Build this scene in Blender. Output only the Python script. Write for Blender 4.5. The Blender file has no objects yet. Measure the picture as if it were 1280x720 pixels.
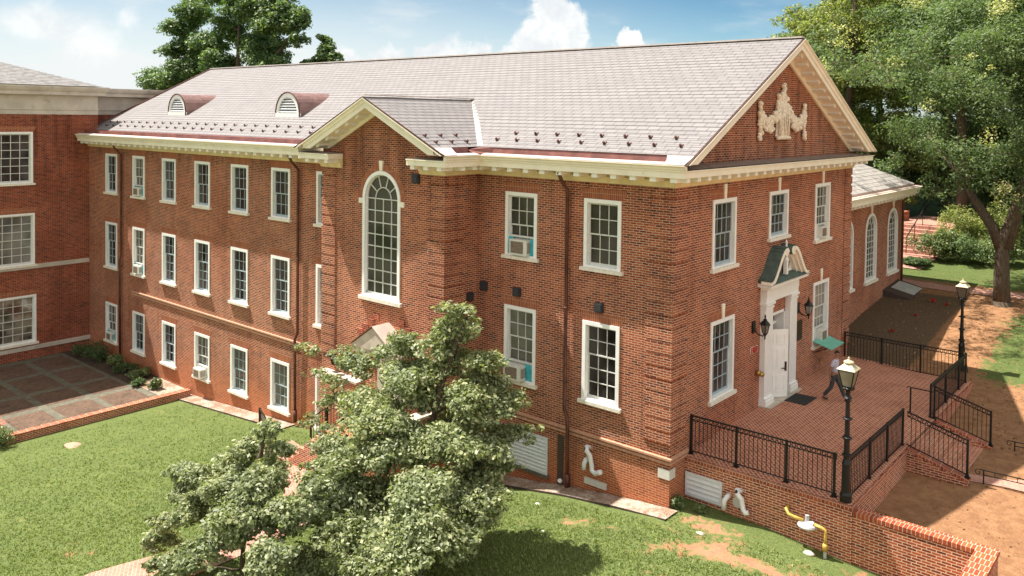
import bpy, bmesh, math, random
import numpy as np
from mathutils import Vector, Matrix, Euler
from math import radians as R, sin, cos, pi, sqrt, atan2

S = bpy.context.scene
COL = S.collection
# ------------------------------------------------------------------ camera
cam_d = bpy.data.cameras.new('camera'); cam = bpy.data.objects.new('camera', cam_d); COL.objects.link(cam)
cam_d.sensor_width = 36; cam_d.lens = 1042.656/1280*36
cam_d.shift_y = -(360-174.195)/1280; cam_d.clip_start = .1; cam_d.clip_end = 3000
_f = Vector((-0.6488019, 0.7604683, -0.0272777)); _r = Vector((0.7604825, 0.6492465, 0.0120593)); _u = Vector((-0.0268807, 0.0129201, 0.9995551))
cam.matrix_world = Matrix(((_r.x, _u.x, -_f.x, 11.78328), (_r.y, _u.y, -_f.y, -20.90823), (_r.z, _u.z, -_f.z, 11.13128), (0, 0, 0, 1)))
S.camera = cam
# ------------------------------------------------------------------ sun, sky, exposure
SUNV = Vector((.52, .165, -1)).normalized()
sun_d = bpy.data.lights.new('sun', 'SUN'); sun_d.energy = 5.0; sun_d.angle = R(.6); sun_d.color = (1, .945, .86)
sun = bpy.data.objects.new('sun', sun_d); COL.objects.link(sun); sun.location = (-30, -10, 50)
sun.rotation_euler = SUNV.to_track_quat('-Z', 'Y').to_euler()
S.view_settings.view_transform = 'Standard'; S.view_settings.look = 'None'
S.view_settings.exposure = 1.10; S.view_settings.gamma = 1
W = bpy.data.worlds.new('World'); S.world = W; W.use_nodes = True

class NT:
    """small helper to write node trees"""
    def __init__(s, tree): s.t = tree; s.n = tree.nodes; s.l = tree.links; s.n.clear()
    def new(s, typ, **kw):
        n = s.n.new(typ)
        for k, v in kw.items():
            if k == 'i':
                for a, b in v.items():
                    sock = n.inputs[a]
                    if isinstance(b, bpy.types.NodeSocket): s.l.new(b, sock)
                    else: sock.default_value = b
            else: setattr(n, k, v)
        return n
    def math(s, op, a, b=None, c=None, clamp=False):
        n = s.n.new('ShaderNodeMath'); n.operation = op; n.use_clamp = clamp
        for i, v in enumerate((a, b, c)):
            if v is None: continue
            if isinstance(v, bpy.types.NodeSocket): s.l.new(v, n.inputs[i])
            else: n.inputs[i].default_value = v
        return n.outputs[0]
    def vmath(s, op, a, b=None):
        n = s.n.new('ShaderNodeVectorMath'); n.operation = op
        for i, v in enumerate((a, b)):
            if v is None: continue
            if isinstance(v, bpy.types.NodeSocket): s.l.new(v, n.inputs[i])
            else: n.inputs[i].default_value = v
        return n
    def mix(s, f, a, b, blend='MIX'):
        n = s.n.new('ShaderNodeMix'); n.data_type = 'RGBA'; n.blend_type = blend
        for i, v in ((0, f), (6, a), (7, b)):
            if isinstance(v, bpy.types.NodeSocket): s.l.new(v, n.inputs[i])
            else: n.inputs[i].default_value = v if i == 0 or len(v) == 4 else (*v, 1)
        return n.outputs[2]
    def noise(s, vec, scale, detail=4, rough=.55, dist=0):
        n = s.n.new('ShaderNodeTexNoise'); n.inputs['Scale'].default_value = scale; n.inputs['Detail'].default_value = detail
        n.inputs['Roughness'].default_value = rough; n.inputs['Distortion'].default_value = dist
        if vec is not None: s.l.new(vec, n.inputs['Vector'])
        return n.outputs['Fac']
    def ramp(s, f, stops, interp='LINEAR'):
        n = s.n.new('ShaderNodeValToRGB'); s.l.new(f, n.inputs[0]); cr = n.color_ramp; cr.interpolation = interp
        while len(cr.elements) < len(stops): cr.elements.new(.5)
        for e, (p, c) in zip(cr.elements, stops): e.position = p; e.color = c if len(c) == 4 else (*c, 1)
        return n.outputs[0]
    def range(s, f, a, b, c=0., d=1., smooth=True):
        n = s.n.new('ShaderNodeMapRange'); n.interpolation_type = 'SMOOTHSTEP' if smooth else 'LINEAR'
        s.l.new(f, n.inputs[0])
        for i, v in enumerate((a, b, c, d)): n.inputs[i+1].default_value = v
        return n.outputs[0]

def build_world():
    N = NT(W.node_tree)
    sky = N.new('ShaderNodeTexSky', sky_type='NISHITA', sun_disc=False, sun_elevation=R(61.6), altitude=200, air_density=1.0, dust_density=1.0, ozone_density=1.3)
    sky.sun_rotation = atan2(-.52, -.15)
    tc = N.new('ShaderNodeTexCoord'); dirv = tc.outputs['Generated']
    sep = N.new('ShaderNodeSeparateXYZ', i={0: dirv})
    # pale moisture towards the horizon and towards the sun side
    side = N.vmath('DOT_PRODUCT', dirv, (-.951, .309, 0)).outputs['Value']
    hz = N.range(sep.outputs[2], .01, .24, 1, 0)
    veil = N.math('MULTIPLY', hz, N.range(side, .66, .98, .10, .95))
    wisp = N.noise(N.new('ShaderNodeMapping', i={0: dirv, 'Scale': (3, 3, 12)}).outputs[0], 2.2, 6, .6)
    veil = N.math('ADD', veil, N.math('MULTIPLY', N.range(wisp, .46, .75, 0, .55), hz), clamp=True)
    base = N.mix(1.0, sky.outputs[0], N.mix(N.range(sep.outputs[2], .0, .19), (.48, .60, .62), (.13, .29, .38)), 'MULTIPLY')
    col = N.mix(veil, base, (3.5, 3.65, 3.65))
    # cumulus: soft direction blobs broken up by noise
    blobs = [((-.609, .785, .118), .034), ((-.599, .795, .100), .034), ((-.622, .777, .090), .032), ((-.627, .774, .074), .034), ((-.605, .79, .080), .038),
             ((-.536, .839, .094), .015), ((-.53, .843, .088), .013), ((-.541, .836, .088), .013),
             ((-.716, .691, .064), .026), ((-.755, .651, .056), .028), ((-.676, .731, .066), .026), ((-.70, .70, .052), .042), ((-.79, .61, .05), .034), ((-.65, .75, .055), .03),
             ((-.936, .338, .094), .020), ((-.930, .358, .088), .018), ((-.924, .376, .078), .024), ((-.915, .395, .072), .022), ((-.903, .417, .10), .012), ((-.94, .325, .09), .016)]
    wn = N.new('ShaderNodeTexNoise', i={'Vector': dirv, 'Scale': 42., 'Detail': 8., 'Roughness': .6})
    warp = N.vmath('SCALE', N.vmath('SUBTRACT', wn.outputs['Color'], (.5, .5, .5)).outputs[0]); warp.inputs[3].default_value = .04
    d2 = N.vmath('ADD', dirv, warp.outputs[0]).outputs[0]
    tot = None
    for (c, r) in blobs:
        dist = N.vmath('DISTANCE', d2, tuple(Vector(c).normalized())).outputs['Value']
        soft = Vector(c).normalized().x < -.86
        m = N.range(dist, r*(.1 if soft else .70), r*(1.5 if soft else 1.05), .75 if soft else 1, 0)
        tot = m if tot is None else N.math('MAXIMUM', tot, m)
    shade = N.noise(N.vmath('ADD', dirv, (0, 0, .02)).outputs[0], 26, 7, .6)
    col = N.mix(N.math('MULTIPLY', tot, .93), col, N.mix(N.range(shade, .35, .62), (3.35, 3.5, 3.6), (4.2, 4.18, 4.1)))
    # unseen bright cloud cover added overhead and behind the viewer (south-east) as fill light
    back = N.vmath('DOT_PRODUCT', dirv, tuple(Vector((.55, -.62, .56)).normalized())).outputs['Value']
    bn = N.noise(dirv, 2.6, 7, .6)
    bm = N.range(N.math('ADD', back, N.math('MULTIPLY', N.math('SUBTRACT', bn, .5), .9)), -.05, .35)
    col = N.mix(N.math('MULTIPLY', bm, N.range(sep.outputs[2], .0, .1)), col, (4.2, 4.15, 3.95))
    bg = N.new('ShaderNodeBackground', i={'Color': col, 'Strength': .12})
    out = N.new('ShaderNodeOutputWorld'); N.l.new(bg.outputs[0], out.inputs[0])
build_world()

# ------------------------------------------------------------------ materials
MATS = {}
def mat(name):
    m = bpy.data.materials.new(name); m.use_nodes = True; MATS[name] = m
    N = NT(m.node_tree)
    N.out = N.new('ShaderNodeOutputMaterial')
    N.p = N.new('ShaderNodeBsdfPrincipled'); N.l.new(N.p.outputs[0], N.out.inputs[0])
    N.geo = N.new('ShaderNodeNewGeometry'); N.pos = N.geo.outputs['Position']
    N.m = m
    return N
def setp(N, **kw):
    for k, v in kw.items():
        k = {'col': 'Base Color', 'rough': 'Roughness', 'metal': 'Metallic', 'normal': 'Normal', 'spec': 'Specular IOR Level', 'alpha': 'Alpha'}[k]
        if isinstance(v, bpy.types.NodeSocket): N.l.new(v, N.p.inputs[k])
        else: N.p.inputs[k].default_value = v if not isinstance(v, tuple) or len(v) == 4 else (*v, 1)
def bump(N, h, strength=.5, dist=.01):
    b = N.new('ShaderNodeBump', i={'Height': h, 'Strength': strength, 'Distance': dist}); return b.outputs[0]
def face_uv(N, vert_scale=1.0):
    """world-space surface coordinates: along the wall, up the wall"""
    sp = N.new('ShaderNodeSeparateXYZ', i={0: N.pos}); sn = N.new('ShaderNodeSeparateXYZ', i={0: N.geo.outputs['True Normal']})
    ax = N.math('ABSOLUTE', sn.outputs[0]); ay = N.math('ABSOLUTE', sn.outputs[1]); az = N.math('ABSOLUTE', sn.outputs[2])
    fx = N.math('GREATER_THAN', ax, ay)
    u = N.math('ADD', N.math('MULTIPLY', fx, sp.outputs[1]), N.math('MULTIPLY', N.math('SUBTRACT', 1.0, fx), sp.outputs[0]))
    top = N.math('GREATER_THAN', az, .8)
    other = N.math('ADD', N.math('MULTIPLY', fx, sp.outputs[0]), N.math('MULTIPLY', N.math('SUBTRACT', 1.0, fx), sp.outputs[1]))
    v = N.math('MULTIPLY', sp.outputs[2], vert_scale)
    v = N.math('ADD', N.math('MULTIPLY', top, other), N.math('MULTIPLY', N.math('SUBTRACT', 1.0, top), v))
    c = N.new('ShaderNodeCombineXYZ', i={0: u, 1: v}); return c.outputs[0], u, v, sp

BRICK = [(0, (.060, .026, .021)), (.10, (.11, .035, .024)), (.22, (.215, .052, .027)), (.52, (.305, .078, .033)), (.84, (.38, .108, .043)), (1, (.39, .14, .075))]
def brick_mat(name, tint=(1, 1, 1), mortar=(.62, .44, .32), wash=False, ms=.0098, bw=.222, rh=.0715, contrast=1, stops=None):
    N = mat(name); uv, u, v, sp = face_uv(N)
    b = N.new('ShaderNodeTexBrick', i={'Vector': uv, 'Color1': (0, 0, 0, 1), 'Color2': (1, 1, 1, 1), 'Mortar': (.5, .5, .5, 1), 'Scale': 1., 'Mortar Size': ms, 'Mortar Smooth': .25, 'Brick Width': bw, 'Row Height': rh})
    b.offset = .5
    n1 = N.noise(N.pos, 14, 3); n2 = N.noise(N.pos, .55, 5, .6)
    f = N.math('ADD', N.math('MULTIPLY', b.outputs['Color'], .8*contrast), N.math('MULTIPLY', N.math('SUBTRACT', n1, .5), .3))
    f = N.math('ADD', f, .12+.3*(1-contrast))
    c = N.ramp(f, stops or BRICK)
    c = N.mix(1.0, c, (*tint, 1), 'MULTIPLY')
    c = N.mix(b.outputs['Fac'], c, N.mix(n1, (*[m*.8 for m in mortar], 1), (*[m*1.15 for m in mortar], 1)))
    # weathering patches; rain streaks below the cornice
    c = N.mix(N.range(n2, .38, .7, 0, .55), c, N.mix(1.0, c, (.58, .5, .48, 1), 'MULTIPLY'))
    c = N.mix(N.range(N.noise(N.pos, .23, 3), .4, .65, 0, .5), c, N.mix(1.0, c, (1.12, .92, .82, 1), 'MULTIPLY'))
    st = N.noise(N.new('ShaderNodeMapping', i={0: N.pos, 'Scale': (2.2, 2.2, .18)}).outputs[0], 1.3, 5)
    c = N.mix(N.range(st, .52, .72, 0, .48), c, N.mix(1.0, c, (.6, .56, .55, 1), 'MULTIPLY'))
    # soot and damp under the cornice
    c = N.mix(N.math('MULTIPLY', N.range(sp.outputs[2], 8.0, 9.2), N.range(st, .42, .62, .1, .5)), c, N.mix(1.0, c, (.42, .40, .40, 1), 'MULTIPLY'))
    if wash:  # red clay splash low on the walls, strengthened to paint sunlight there
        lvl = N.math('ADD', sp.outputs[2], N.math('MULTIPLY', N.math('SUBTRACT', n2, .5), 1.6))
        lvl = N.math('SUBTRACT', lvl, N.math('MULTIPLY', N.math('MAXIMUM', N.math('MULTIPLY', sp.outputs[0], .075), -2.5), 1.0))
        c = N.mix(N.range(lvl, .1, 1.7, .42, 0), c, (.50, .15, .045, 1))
    h = N.math('SUBTRACT', 1.0, b.outputs['Fac'])
    h = N.math('ADD', h, N.math('MULTIPLY', n1, .5))
    setp(N, col=c, rough=.92, spec=.2, normal=bump(N, h, .6, .008)); return N.m
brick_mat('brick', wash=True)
brick_mat('brick_side', tint=(1.02, 1.0, .98), wash=False)
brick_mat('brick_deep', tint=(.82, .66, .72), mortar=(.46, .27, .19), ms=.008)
brick_mat('brick_low', tint=(1.15, 1.08, 1.05), mortar=(.72, .52, .38), ms=.0125)
brick_mat('brick_cap', tint=(1.2, 1.2, 1.2), mortar=(.62, .47, .37), ms=.009, bw=.1, rh=.3, contrast=.7)
def simple(name, col, rough=.6, metal=0, nscale=6, amt=.12, bs=0, spec=.5, dark=None, bscale=None):
    N = mat(name); n = N.noise(N.pos, nscale, 5, .6)
    a = tuple(max(0, x*(1-amt)) for x in col); b_ = tuple(min(1, x*(1+amt)) for x in col)
    c = N.mix(N.range(n, .3, .7), a, b_)
    if dark: c = N.mix(N.range(N.noise(N.pos, dark[1], 6, .65), dark[2], dark[2]+.18, 0, dark[3]), c, dark[0])
    setp(N, col=c, rough=rough, metal=metal, spec=spec)
    if bs: setp(N, normal=bump(N, N.noise(N.pos, bscale or nscale*4, 5, .65), bs, .01))
    return N.m
def lintel_mat():
    N = mat('soldier_brick'); uv, u, v, sp = face_uv(N)
    c2 = N.new('ShaderNodeCombineXYZ', i={0: v, 1: u})
    b = N.new('ShaderNodeTexBrick', i={'Vector': c2.outputs[0], 'Color1': (.24, .068, .034, 1), 'Color2': (.36, .11, .05, 1), 'Mortar': (.50, .32, .21, 1), 'Scale': 1., 'Mortar Size': .0055, 'Brick Width': .34, 'Row Height': .07})
    b.offset = 0; setp(N, col=b.outputs['Color'], rough=.9, spec=.2); return N.m
lintel_mat()
simple('white_paint', (.88, .86, .80), .45, nscale=3, amt=.05, dark=((.42, .40, .36), 5, .62, .25))
simple('frame_paint', (.88, .875, .85), .4, nscale=5, amt=.04, dark=((.5, .5, .48), 9, .64, .3))
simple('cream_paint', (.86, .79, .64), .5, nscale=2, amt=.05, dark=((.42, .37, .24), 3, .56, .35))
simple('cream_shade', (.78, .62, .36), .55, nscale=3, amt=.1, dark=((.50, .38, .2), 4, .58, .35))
simple('pale_cream', (.90, .82, .69), .5, nscale=2, amt=.05, dark=((.45, .36, .27), 3, .58, .35))
simple('stone_sill', (.78, .72, .61), .8, nscale=9, amt=.12, bs=.3, dark=((.38, .3, .22), 8, .6, .45))
simple('sash_blue', (.36, .43, .46), .45, nscale=8, amt=.1)
simple('sash_white', (.62, .62, .58), .45, nscale=8, amt=.08)
simple('slate_trim', (.60, .52, .48), .6, nscale=3, amt=.12)
simple('copper', (.23, .095, .08), .45, .35, nscale=2, amt=.25, dark=((.33, .15, .12), 3, .5, .6))
simple('copper_dull', (.27, .155, .135), .5, .25, nscale=2, amt=.2, dark=((.16, .08, .065), 2.5, .5, .6))
simple('slate_dark', (.20, .19, .185), .75, nscale=3, amt=.25, bs=.4, spec=.25)
simple('copper_light', (.60, .45, .39), .5, .2, nscale=1.5, amt=.12, dark=((.36, .2, .17), 4, .6, .5))
simple('copper_lip', (.58, .50, .45), .5, .0, nscale=1.5, amt=.08, dark=((.5, .34, .3), 3, .62, .5))
simple('copper_pipe', (.13, .055, .042), .45, .5, nscale=3, amt=.3, dark=((.24, .10, .06), 2, .5, .5))
simple('verdigris', (.075, .115, .10), .6, .2, nscale=5, amt=.25, dark=((.15, .21, .18), 9, .55, .6), bs=.2)
simple('black_iron', (.012, .012, .013), .42, .3, nscale=10, amt=.2)
simple('dark_flashing', (.24, .19, .16), .6, .2, nscale=4, amt=.25)
simple('pvc', (.78, .79, .80), .3, nscale=6, amt=.05)
simple('vent_white', (.66, .68, .70), .45, nscale=5, amt=.06)
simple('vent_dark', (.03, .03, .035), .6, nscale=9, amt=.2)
simple('ac_body', (.68, .66, .60), .5, nscale=6, amt=.06)
simple('ac_grille', (.20, .15, .11), .6, nscale=20, amt=.3)
simple('teal_board', (.06, .42, .50), .6, nscale=8, amt=.2)
simple('mint_board', (.16, .46, .36), .5, nscale=6, amt=.12, dark=((.03, .08, .06), 14, .66, .9))
simple('yellow_pipe', (.52, .34, .07), .45, nscale=12, amt=.2)
simple('meter_grey', (.50, .51, .52), .4, .2, nscale=9, amt=.12)
simple('brass', (.42, .26, .08), .35, .8, nscale=9, amt=.2)
simple('rubber', (.02, .02, .02), .85, nscale=30, amt=.4, bs=.4)
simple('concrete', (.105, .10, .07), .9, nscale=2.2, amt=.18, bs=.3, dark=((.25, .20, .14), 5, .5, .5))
simple('concrete_pale', (.50, .43, .35), .9, nscale=2.2, amt=.18, bs=.3)
simple('door_paint', (.88, .87, .84), .35, nscale=3, amt=.03)
simple('moulded_brick', (.50, .27, .17), .85, nscale=8, amt=.15)
simple('relief_plaster', (.80, .71, .58), .8, nscale=12, amt=.2, bs=.8, bscale=22, dark=((.42, .31, .2), 11, .52, .6))
simple('entablature', (.52, .46, .39), .8, nscale=1.2, amt=.14, bs=.15, dark=((.24, .19, .15), 1.6, .56, .55))
simple('bronze_plaque', (.05, .035, .025), .4, .6, nscale=20, amt=.4)
simple('red_paint', (.55, .02, .015), .5, nscale=9, amt=.2)
simple('skin', (.30, .145, .09), .55, nscale=20, amt=.1)
simple('hair', (.02, .015, .012), .8, nscale=40, amt=.4)
simple('shirt', (.46, .45, .54), .9, nscale=14, amt=.12, bs=.4)
simple('trousers', (.045, .047, .05), .9, nscale=14, amt=.2, bs=.4)
simple('shoe', (.015, .013, .012), .5, nscale=14, amt=.2)
simple('paper_dark', (.03, .03, .03), .7)
simple('lamp_brass_top', (.48, .42, .27), .35, .1, nscale=8, amt=.12)
simple('galvanised', (.62, .62, .60), .3, .3, nscale=3, amt=.15, dark=((.05, .05, .05), 7, .6, .95))  # dark noise squiggles painted as reflections on the metal lid
simple('steel_edge', (.06, .04, .032), .7)
simple('curtain', (.50, .44, .36), .9, nscale=9, amt=.2)
simple('mulch', (.055, .035, .022), .95, nscale=9, amt=.5, bs=.8)
simple('flower_red', (.60, .09, .04), .7, nscale=9, amt=.3)
simple('stone_tan', (.36, .25, .17), .9, nscale=8, amt=.15)
simple('white_marble', (.62, .60, .55), .6, nscale=4, amt=.06)
def glass_mat(name, col, rough, amt=.6, spec=.6):
    N = mat(name); n = N.noise(N.pos, 1.1, 3, .5)
    c = N.mix(N.range(n, .35, .65), tuple(x*(1-amt) for x in col), tuple(x*(1+amt) for x in col))
    big = N.noise(N.pos, .31, 2)          # rooms differ: some with pale blinds, some unlit
    c = N.mix(N.range(big, .5, .62, 0, .55), c, tuple(min(.3, x*2.6+.02) for x in col))
    setp(N, col=c, rough=rough, spec=spec)
    setp(N, normal=bump(N, N.noise(N.pos, 2.2, 2), .22, .02)); return N.m
glass_mat('glass', (.034, .028, .026), .06, spec=.38)
glass_mat('glass_blind', (.12, .115, .10), .1, .35, spec=.4)
glass_mat('glass_reflect', (.16, .14, .11), .05, .7, spec=.7)
glass_mat('lamp_glass', (.24, .21, .16), .15, .4)
def slate_mat():
    N = mat('slate'); uv, u, v, sp = face_uv(N, 2.2182); uv = N.vmath('SUBTRACT', uv, (0, 10.10*2.2182, 0)).outputs[0]
    b = N.new('ShaderNodeTexBrick', i={'Vector': uv, 'Color1': (0, 0, 0, 1), 'Color2': (1, 1, 1, 1), 'Mortar': (0, 0, 0, 1), 'Scale': 1., 'Mortar Size': .014, 'Mortar Smooth': .1, 'Brick Width': .40, 'Row Height': .2512})
    b.offset = .5
    n1 = N.noise(N.pos, .25, 4); n2 = N.noise(N.pos, 30, 3)
    f = N.math('ADD', N.math('MULTIPLY', b.outputs['Color'], .55), N.math('MULTIPLY', n1, .5))
    c = N.ramp(f, [(0.1, (.195, .182, .182)), (.5, (.220, .205, .202)), (.95, (.246, .228, .222))])
    c = N.mix(N.range(n2, .3, .7, 0, .22), c, (.30, .27, .265, 1))
    c = N.mix(N.math('MULTIPLY', b.outputs['Fac'], .7), c, (.09, .075, .08, 1))
    c = N.mix(N.range(N.noise(N.new('ShaderNodeMapping', i={0: N.pos, 'Scale': (1.5, .25, .5)}).outputs[0], 1.2, 6, .7), .5, .75, 0, .22), c, (.17, .15, .14, 1))
    setp(N, col=c, rough=.75, spec=.25, normal=bump(N, N.math('ADD', N.math('SUBTRACT', 1., b.outputs['Fac']), N.math('MULTIPLY', b.outputs['Color'], .6)), .5, .012))
    return N.m
slate_mat()
simple('slate_plain', (.34, .31, .29), .6, nscale=3, amt=.25, bs=.4)
def paving_mat(name, ang, c1, c2, mortar, bw=.21, rh=.105, ms=.010, dirt=.3):
    N = mat(name)
    mp = N.new('ShaderNodeMapping', i={0: N.pos, 'Rotation': (0, 0, R(ang))})
    def br(vec, off):
        b = N.new('ShaderNodeTexBrick', i={'Vector': vec, 'Color1': (*c1, 1), 'Color2': (*c2, 1), 'Mortar': (*mortar, 1), 'Scale': 1., 'Mortar Size': ms, 'Mortar Smooth': .2, 'Brick Width': bw, 'Row Height': rh}); b.offset = off; return b
    a = br(mp.outputs[0], .5)
    n = N.noise(N.pos, 1.3, 6, .65)
    c = N.mix(N.range(n, .45, .72, 0, dirt), a.outputs['Color'], tuple(x*.5 for x in c1))
    c = N.mix(N.range(N.noise(N.pos, 12, 3), .3, .7, 0, .3), c, c2)
    setp(N, col=c, rough=.9, spec=.25, normal=bump(N, N.math('SUBTRACT', 1., a.outputs['Fac']), .5, .006)); return N.m
paving_mat('paver_terrace', 45, (.27, .078, .04), (.43, .145, .075), (.66, .48, .36), ms=.012)
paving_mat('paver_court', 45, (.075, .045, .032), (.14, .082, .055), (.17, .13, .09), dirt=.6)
paving_mat('paver_path', 30, (.36, .16, .115), (.46, .23, .17), (.5, .33, .26), dirt=.2)
def gravel_mat():
    N = mat('gravel')
    v = N.new('ShaderNodeTexVoronoi', i={'Vector': N.pos, 'Scale': 26.}); 
    c = N.ramp(v.outputs['Distance'], [(0, (.68, .56, .47)), (.55, (.42, .33, .26)), (1, (.10, .075, .055))])
    bw_ = N.new('ShaderNodeRGBToBW', i={0: v.outputs['Color']}).outputs[0]
    c = N.mix(.5, c, N.ramp(bw_, [(.2, (.22, .15, .11)), (.5, (.5, .38, .29)), (.8, (.66, .58, .5))]))
    c = N.mix(N.range(N.noise(N.pos, 1.6, 6, .7), .42, .62, 0, .8), c, (.24, .14, .085, 1))
    setp(N, col=c, rough=.9, spec=.2, normal=bump(N, N.math('SUBTRACT', 1., v.outputs['Distance']), 1., .03)); return N.m
gravel_mat()
def ground_mat(name, g1, g2, d1, d2, lo=.46, hi=.58):
    """turf and bare clay mixed by the vertex attribute 'turf' broken up by noise"""
    N = mat(name)
    at = N.new('ShaderNodeAttribute', attribute_name='turf').outputs['Fac']
    nb = N.noise(N.pos, .45, 5, .6); nm = N.noise(N.pos, 3.0, 6, .7); nf = N.noise(N.pos, 38, 4, .7); nh = N.noise(N.pos, 11, 4, .6)
    g = N.mix(N.range(nb, .3, .7), g1, g2)
    g = N.mix(N.range(nm, .32, .7, 0, .6), g, tuple(x*1.25 for x in g2))
    g = N.mix(N.range(nf, .38, .62, 0, .75), tuple(x*.6 for x in g1), g)
    g = N.mix(N.range(nh, .5, .8, 0, .45), g, (g2[0]*1.6, g2[1]*1.3, g2[2]*1.3))
    g = N.mix(N.range(N.noise(N.pos, .9, 6, .7), .6, .74, 0, .55), g, (.30, .24, .11, 1))
    d = N.mix(N.range(nm, .3, .7), d1, d2)
    d = N.mix(N.range(nf, .42, .66, 0, .35), d, tuple(x*.6 for x in d1))
    d = N.mix(N.range(nh, .6, .8, 0, .5), d, tuple(min(1, x*1.25) for x in d2))
    t = N.math('ADD', at, N.math('MULTIPLY', N.math('SUBTRACT', nm, .5), 2.2))
    t = N.math('ADD', t, N.math('MULTIPLY', N.math('SUBTRACT', nf, .5), 1.1))
    k = N.range(t, lo, hi)
    lt = N.new('ShaderNodeAttribute', attribute_name='litter').outputs['Fac']  # leaf litter, with the yard's painted shade patch mixed in
    lt = N.range(N.math('ADD', lt, N.math('MULTIPLY', N.math('SUBTRACT', nm, .5), .6)), .4, .6)
    lc = N.mix(N.range(nf, .35, .65), (.07, .045, .03), N.mix(nh, (.12, .085, .055), (.22, .15, .09)))
    d = N.mix(lt, d, lc)
    setp(N, col=N.mix(k, d, g), rough=.95, spec=.1, normal=bump(N, N.math('ADD', N.math('MULTIPLY', nf, .7), nh), .9, .04)); return N.m
ground_mat('lawn', (.12, .16, .050), (.195, .245, .080), (.38, .17, .10), (.46, .25, .15), .28, .62)
ground_mat('yard', (.10, .14, .042), (.16, .20, .065), (.24, .12, .06), (.37, .20, .105))
def leaf_mat(name, c1, c2, c3, trans=.3, rough=.45, spec=.5):
    N = mat(name)
    r = N.geo.outputs['Random Per Island']
    c = N.ramp(r, [(0, c1), (.5, c2), (1, c3)])
    n = N.noise(N.pos, .7, 3)
    c = N.mix(N.range(n, .35, .65, 0, .35), c, N.mix(1., c, (1.35, 1.2, .85, 1), 'MULTIPLY'))
    setp(N, col=c, rough=rough, spec=spec)
    t = N.new('ShaderNodeBsdfTranslucent', i={0: N.mix(1., c, (1.3, 1.5, .6, 1), 'MULTIPLY')})
    m = N.new('ShaderNodeMixShader', i={0: trans, 1: N.p.outputs[0], 2: t.outputs[0]})
    N.l.new(m.outputs[0], N.out.inputs[0]); return N.m
leaf_mat('leaf_dogwood', (.10, .13, .065), (.215, .25, .125), (.41, .43, .27), .34, .5, .4)
leaf_mat('leaf_oak', (.07, .112, .052), (.12, .175, .078), (.21, .265, .125), .35, .6, .3)
leaf_mat('leaf_yellow', (.11, .145, .05), (.21, .25, .085), (.42, .42, .18), .38, .6, .3)
leaf_mat('blossom', (.30, .33, .13), (.48, .48, .24), (.62, .60, .36), .3, .7, .2)
leaf_mat('leaf_deep', (.05, .085, .038), (.085, .135, .055), (.14, .19, .08), .32, .6, .3)
leaf_mat('leaf_maple', (.065, .12, .06), (.115, .185, .08), (.20, .25, .10), .35, .5, .4)
leaf_mat('leaf_shrub', (.06, .10, .03), (.13, .18, .06), (.24, .28, .12), .25)
leaf_mat('dead_leaf', (.07, .04, .02), (.20, .11, .05), (.36, .24, .12), .1, .8, .2)
leaf_mat('grass_blade', (.11, .155, .046), (.185, .24, .075), (.30, .33, .14), .3, .6, .3)
N_ = mat('bark'); _v = N_.noise(N_.new('ShaderNodeMapping', i={0: N_.pos, 'Scale': (6, 6, 1.4)}).outputs[0], 3, 6, .7)
setp(N_, col=N_.ramp(_v, [(.3, (.05, .038, .028)), (.6, (.14, .105, .075)), (.8, (.22, .17, .12))]), rough=.95, spec=.15, normal=bump(N_, _v, 1., .06))

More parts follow.
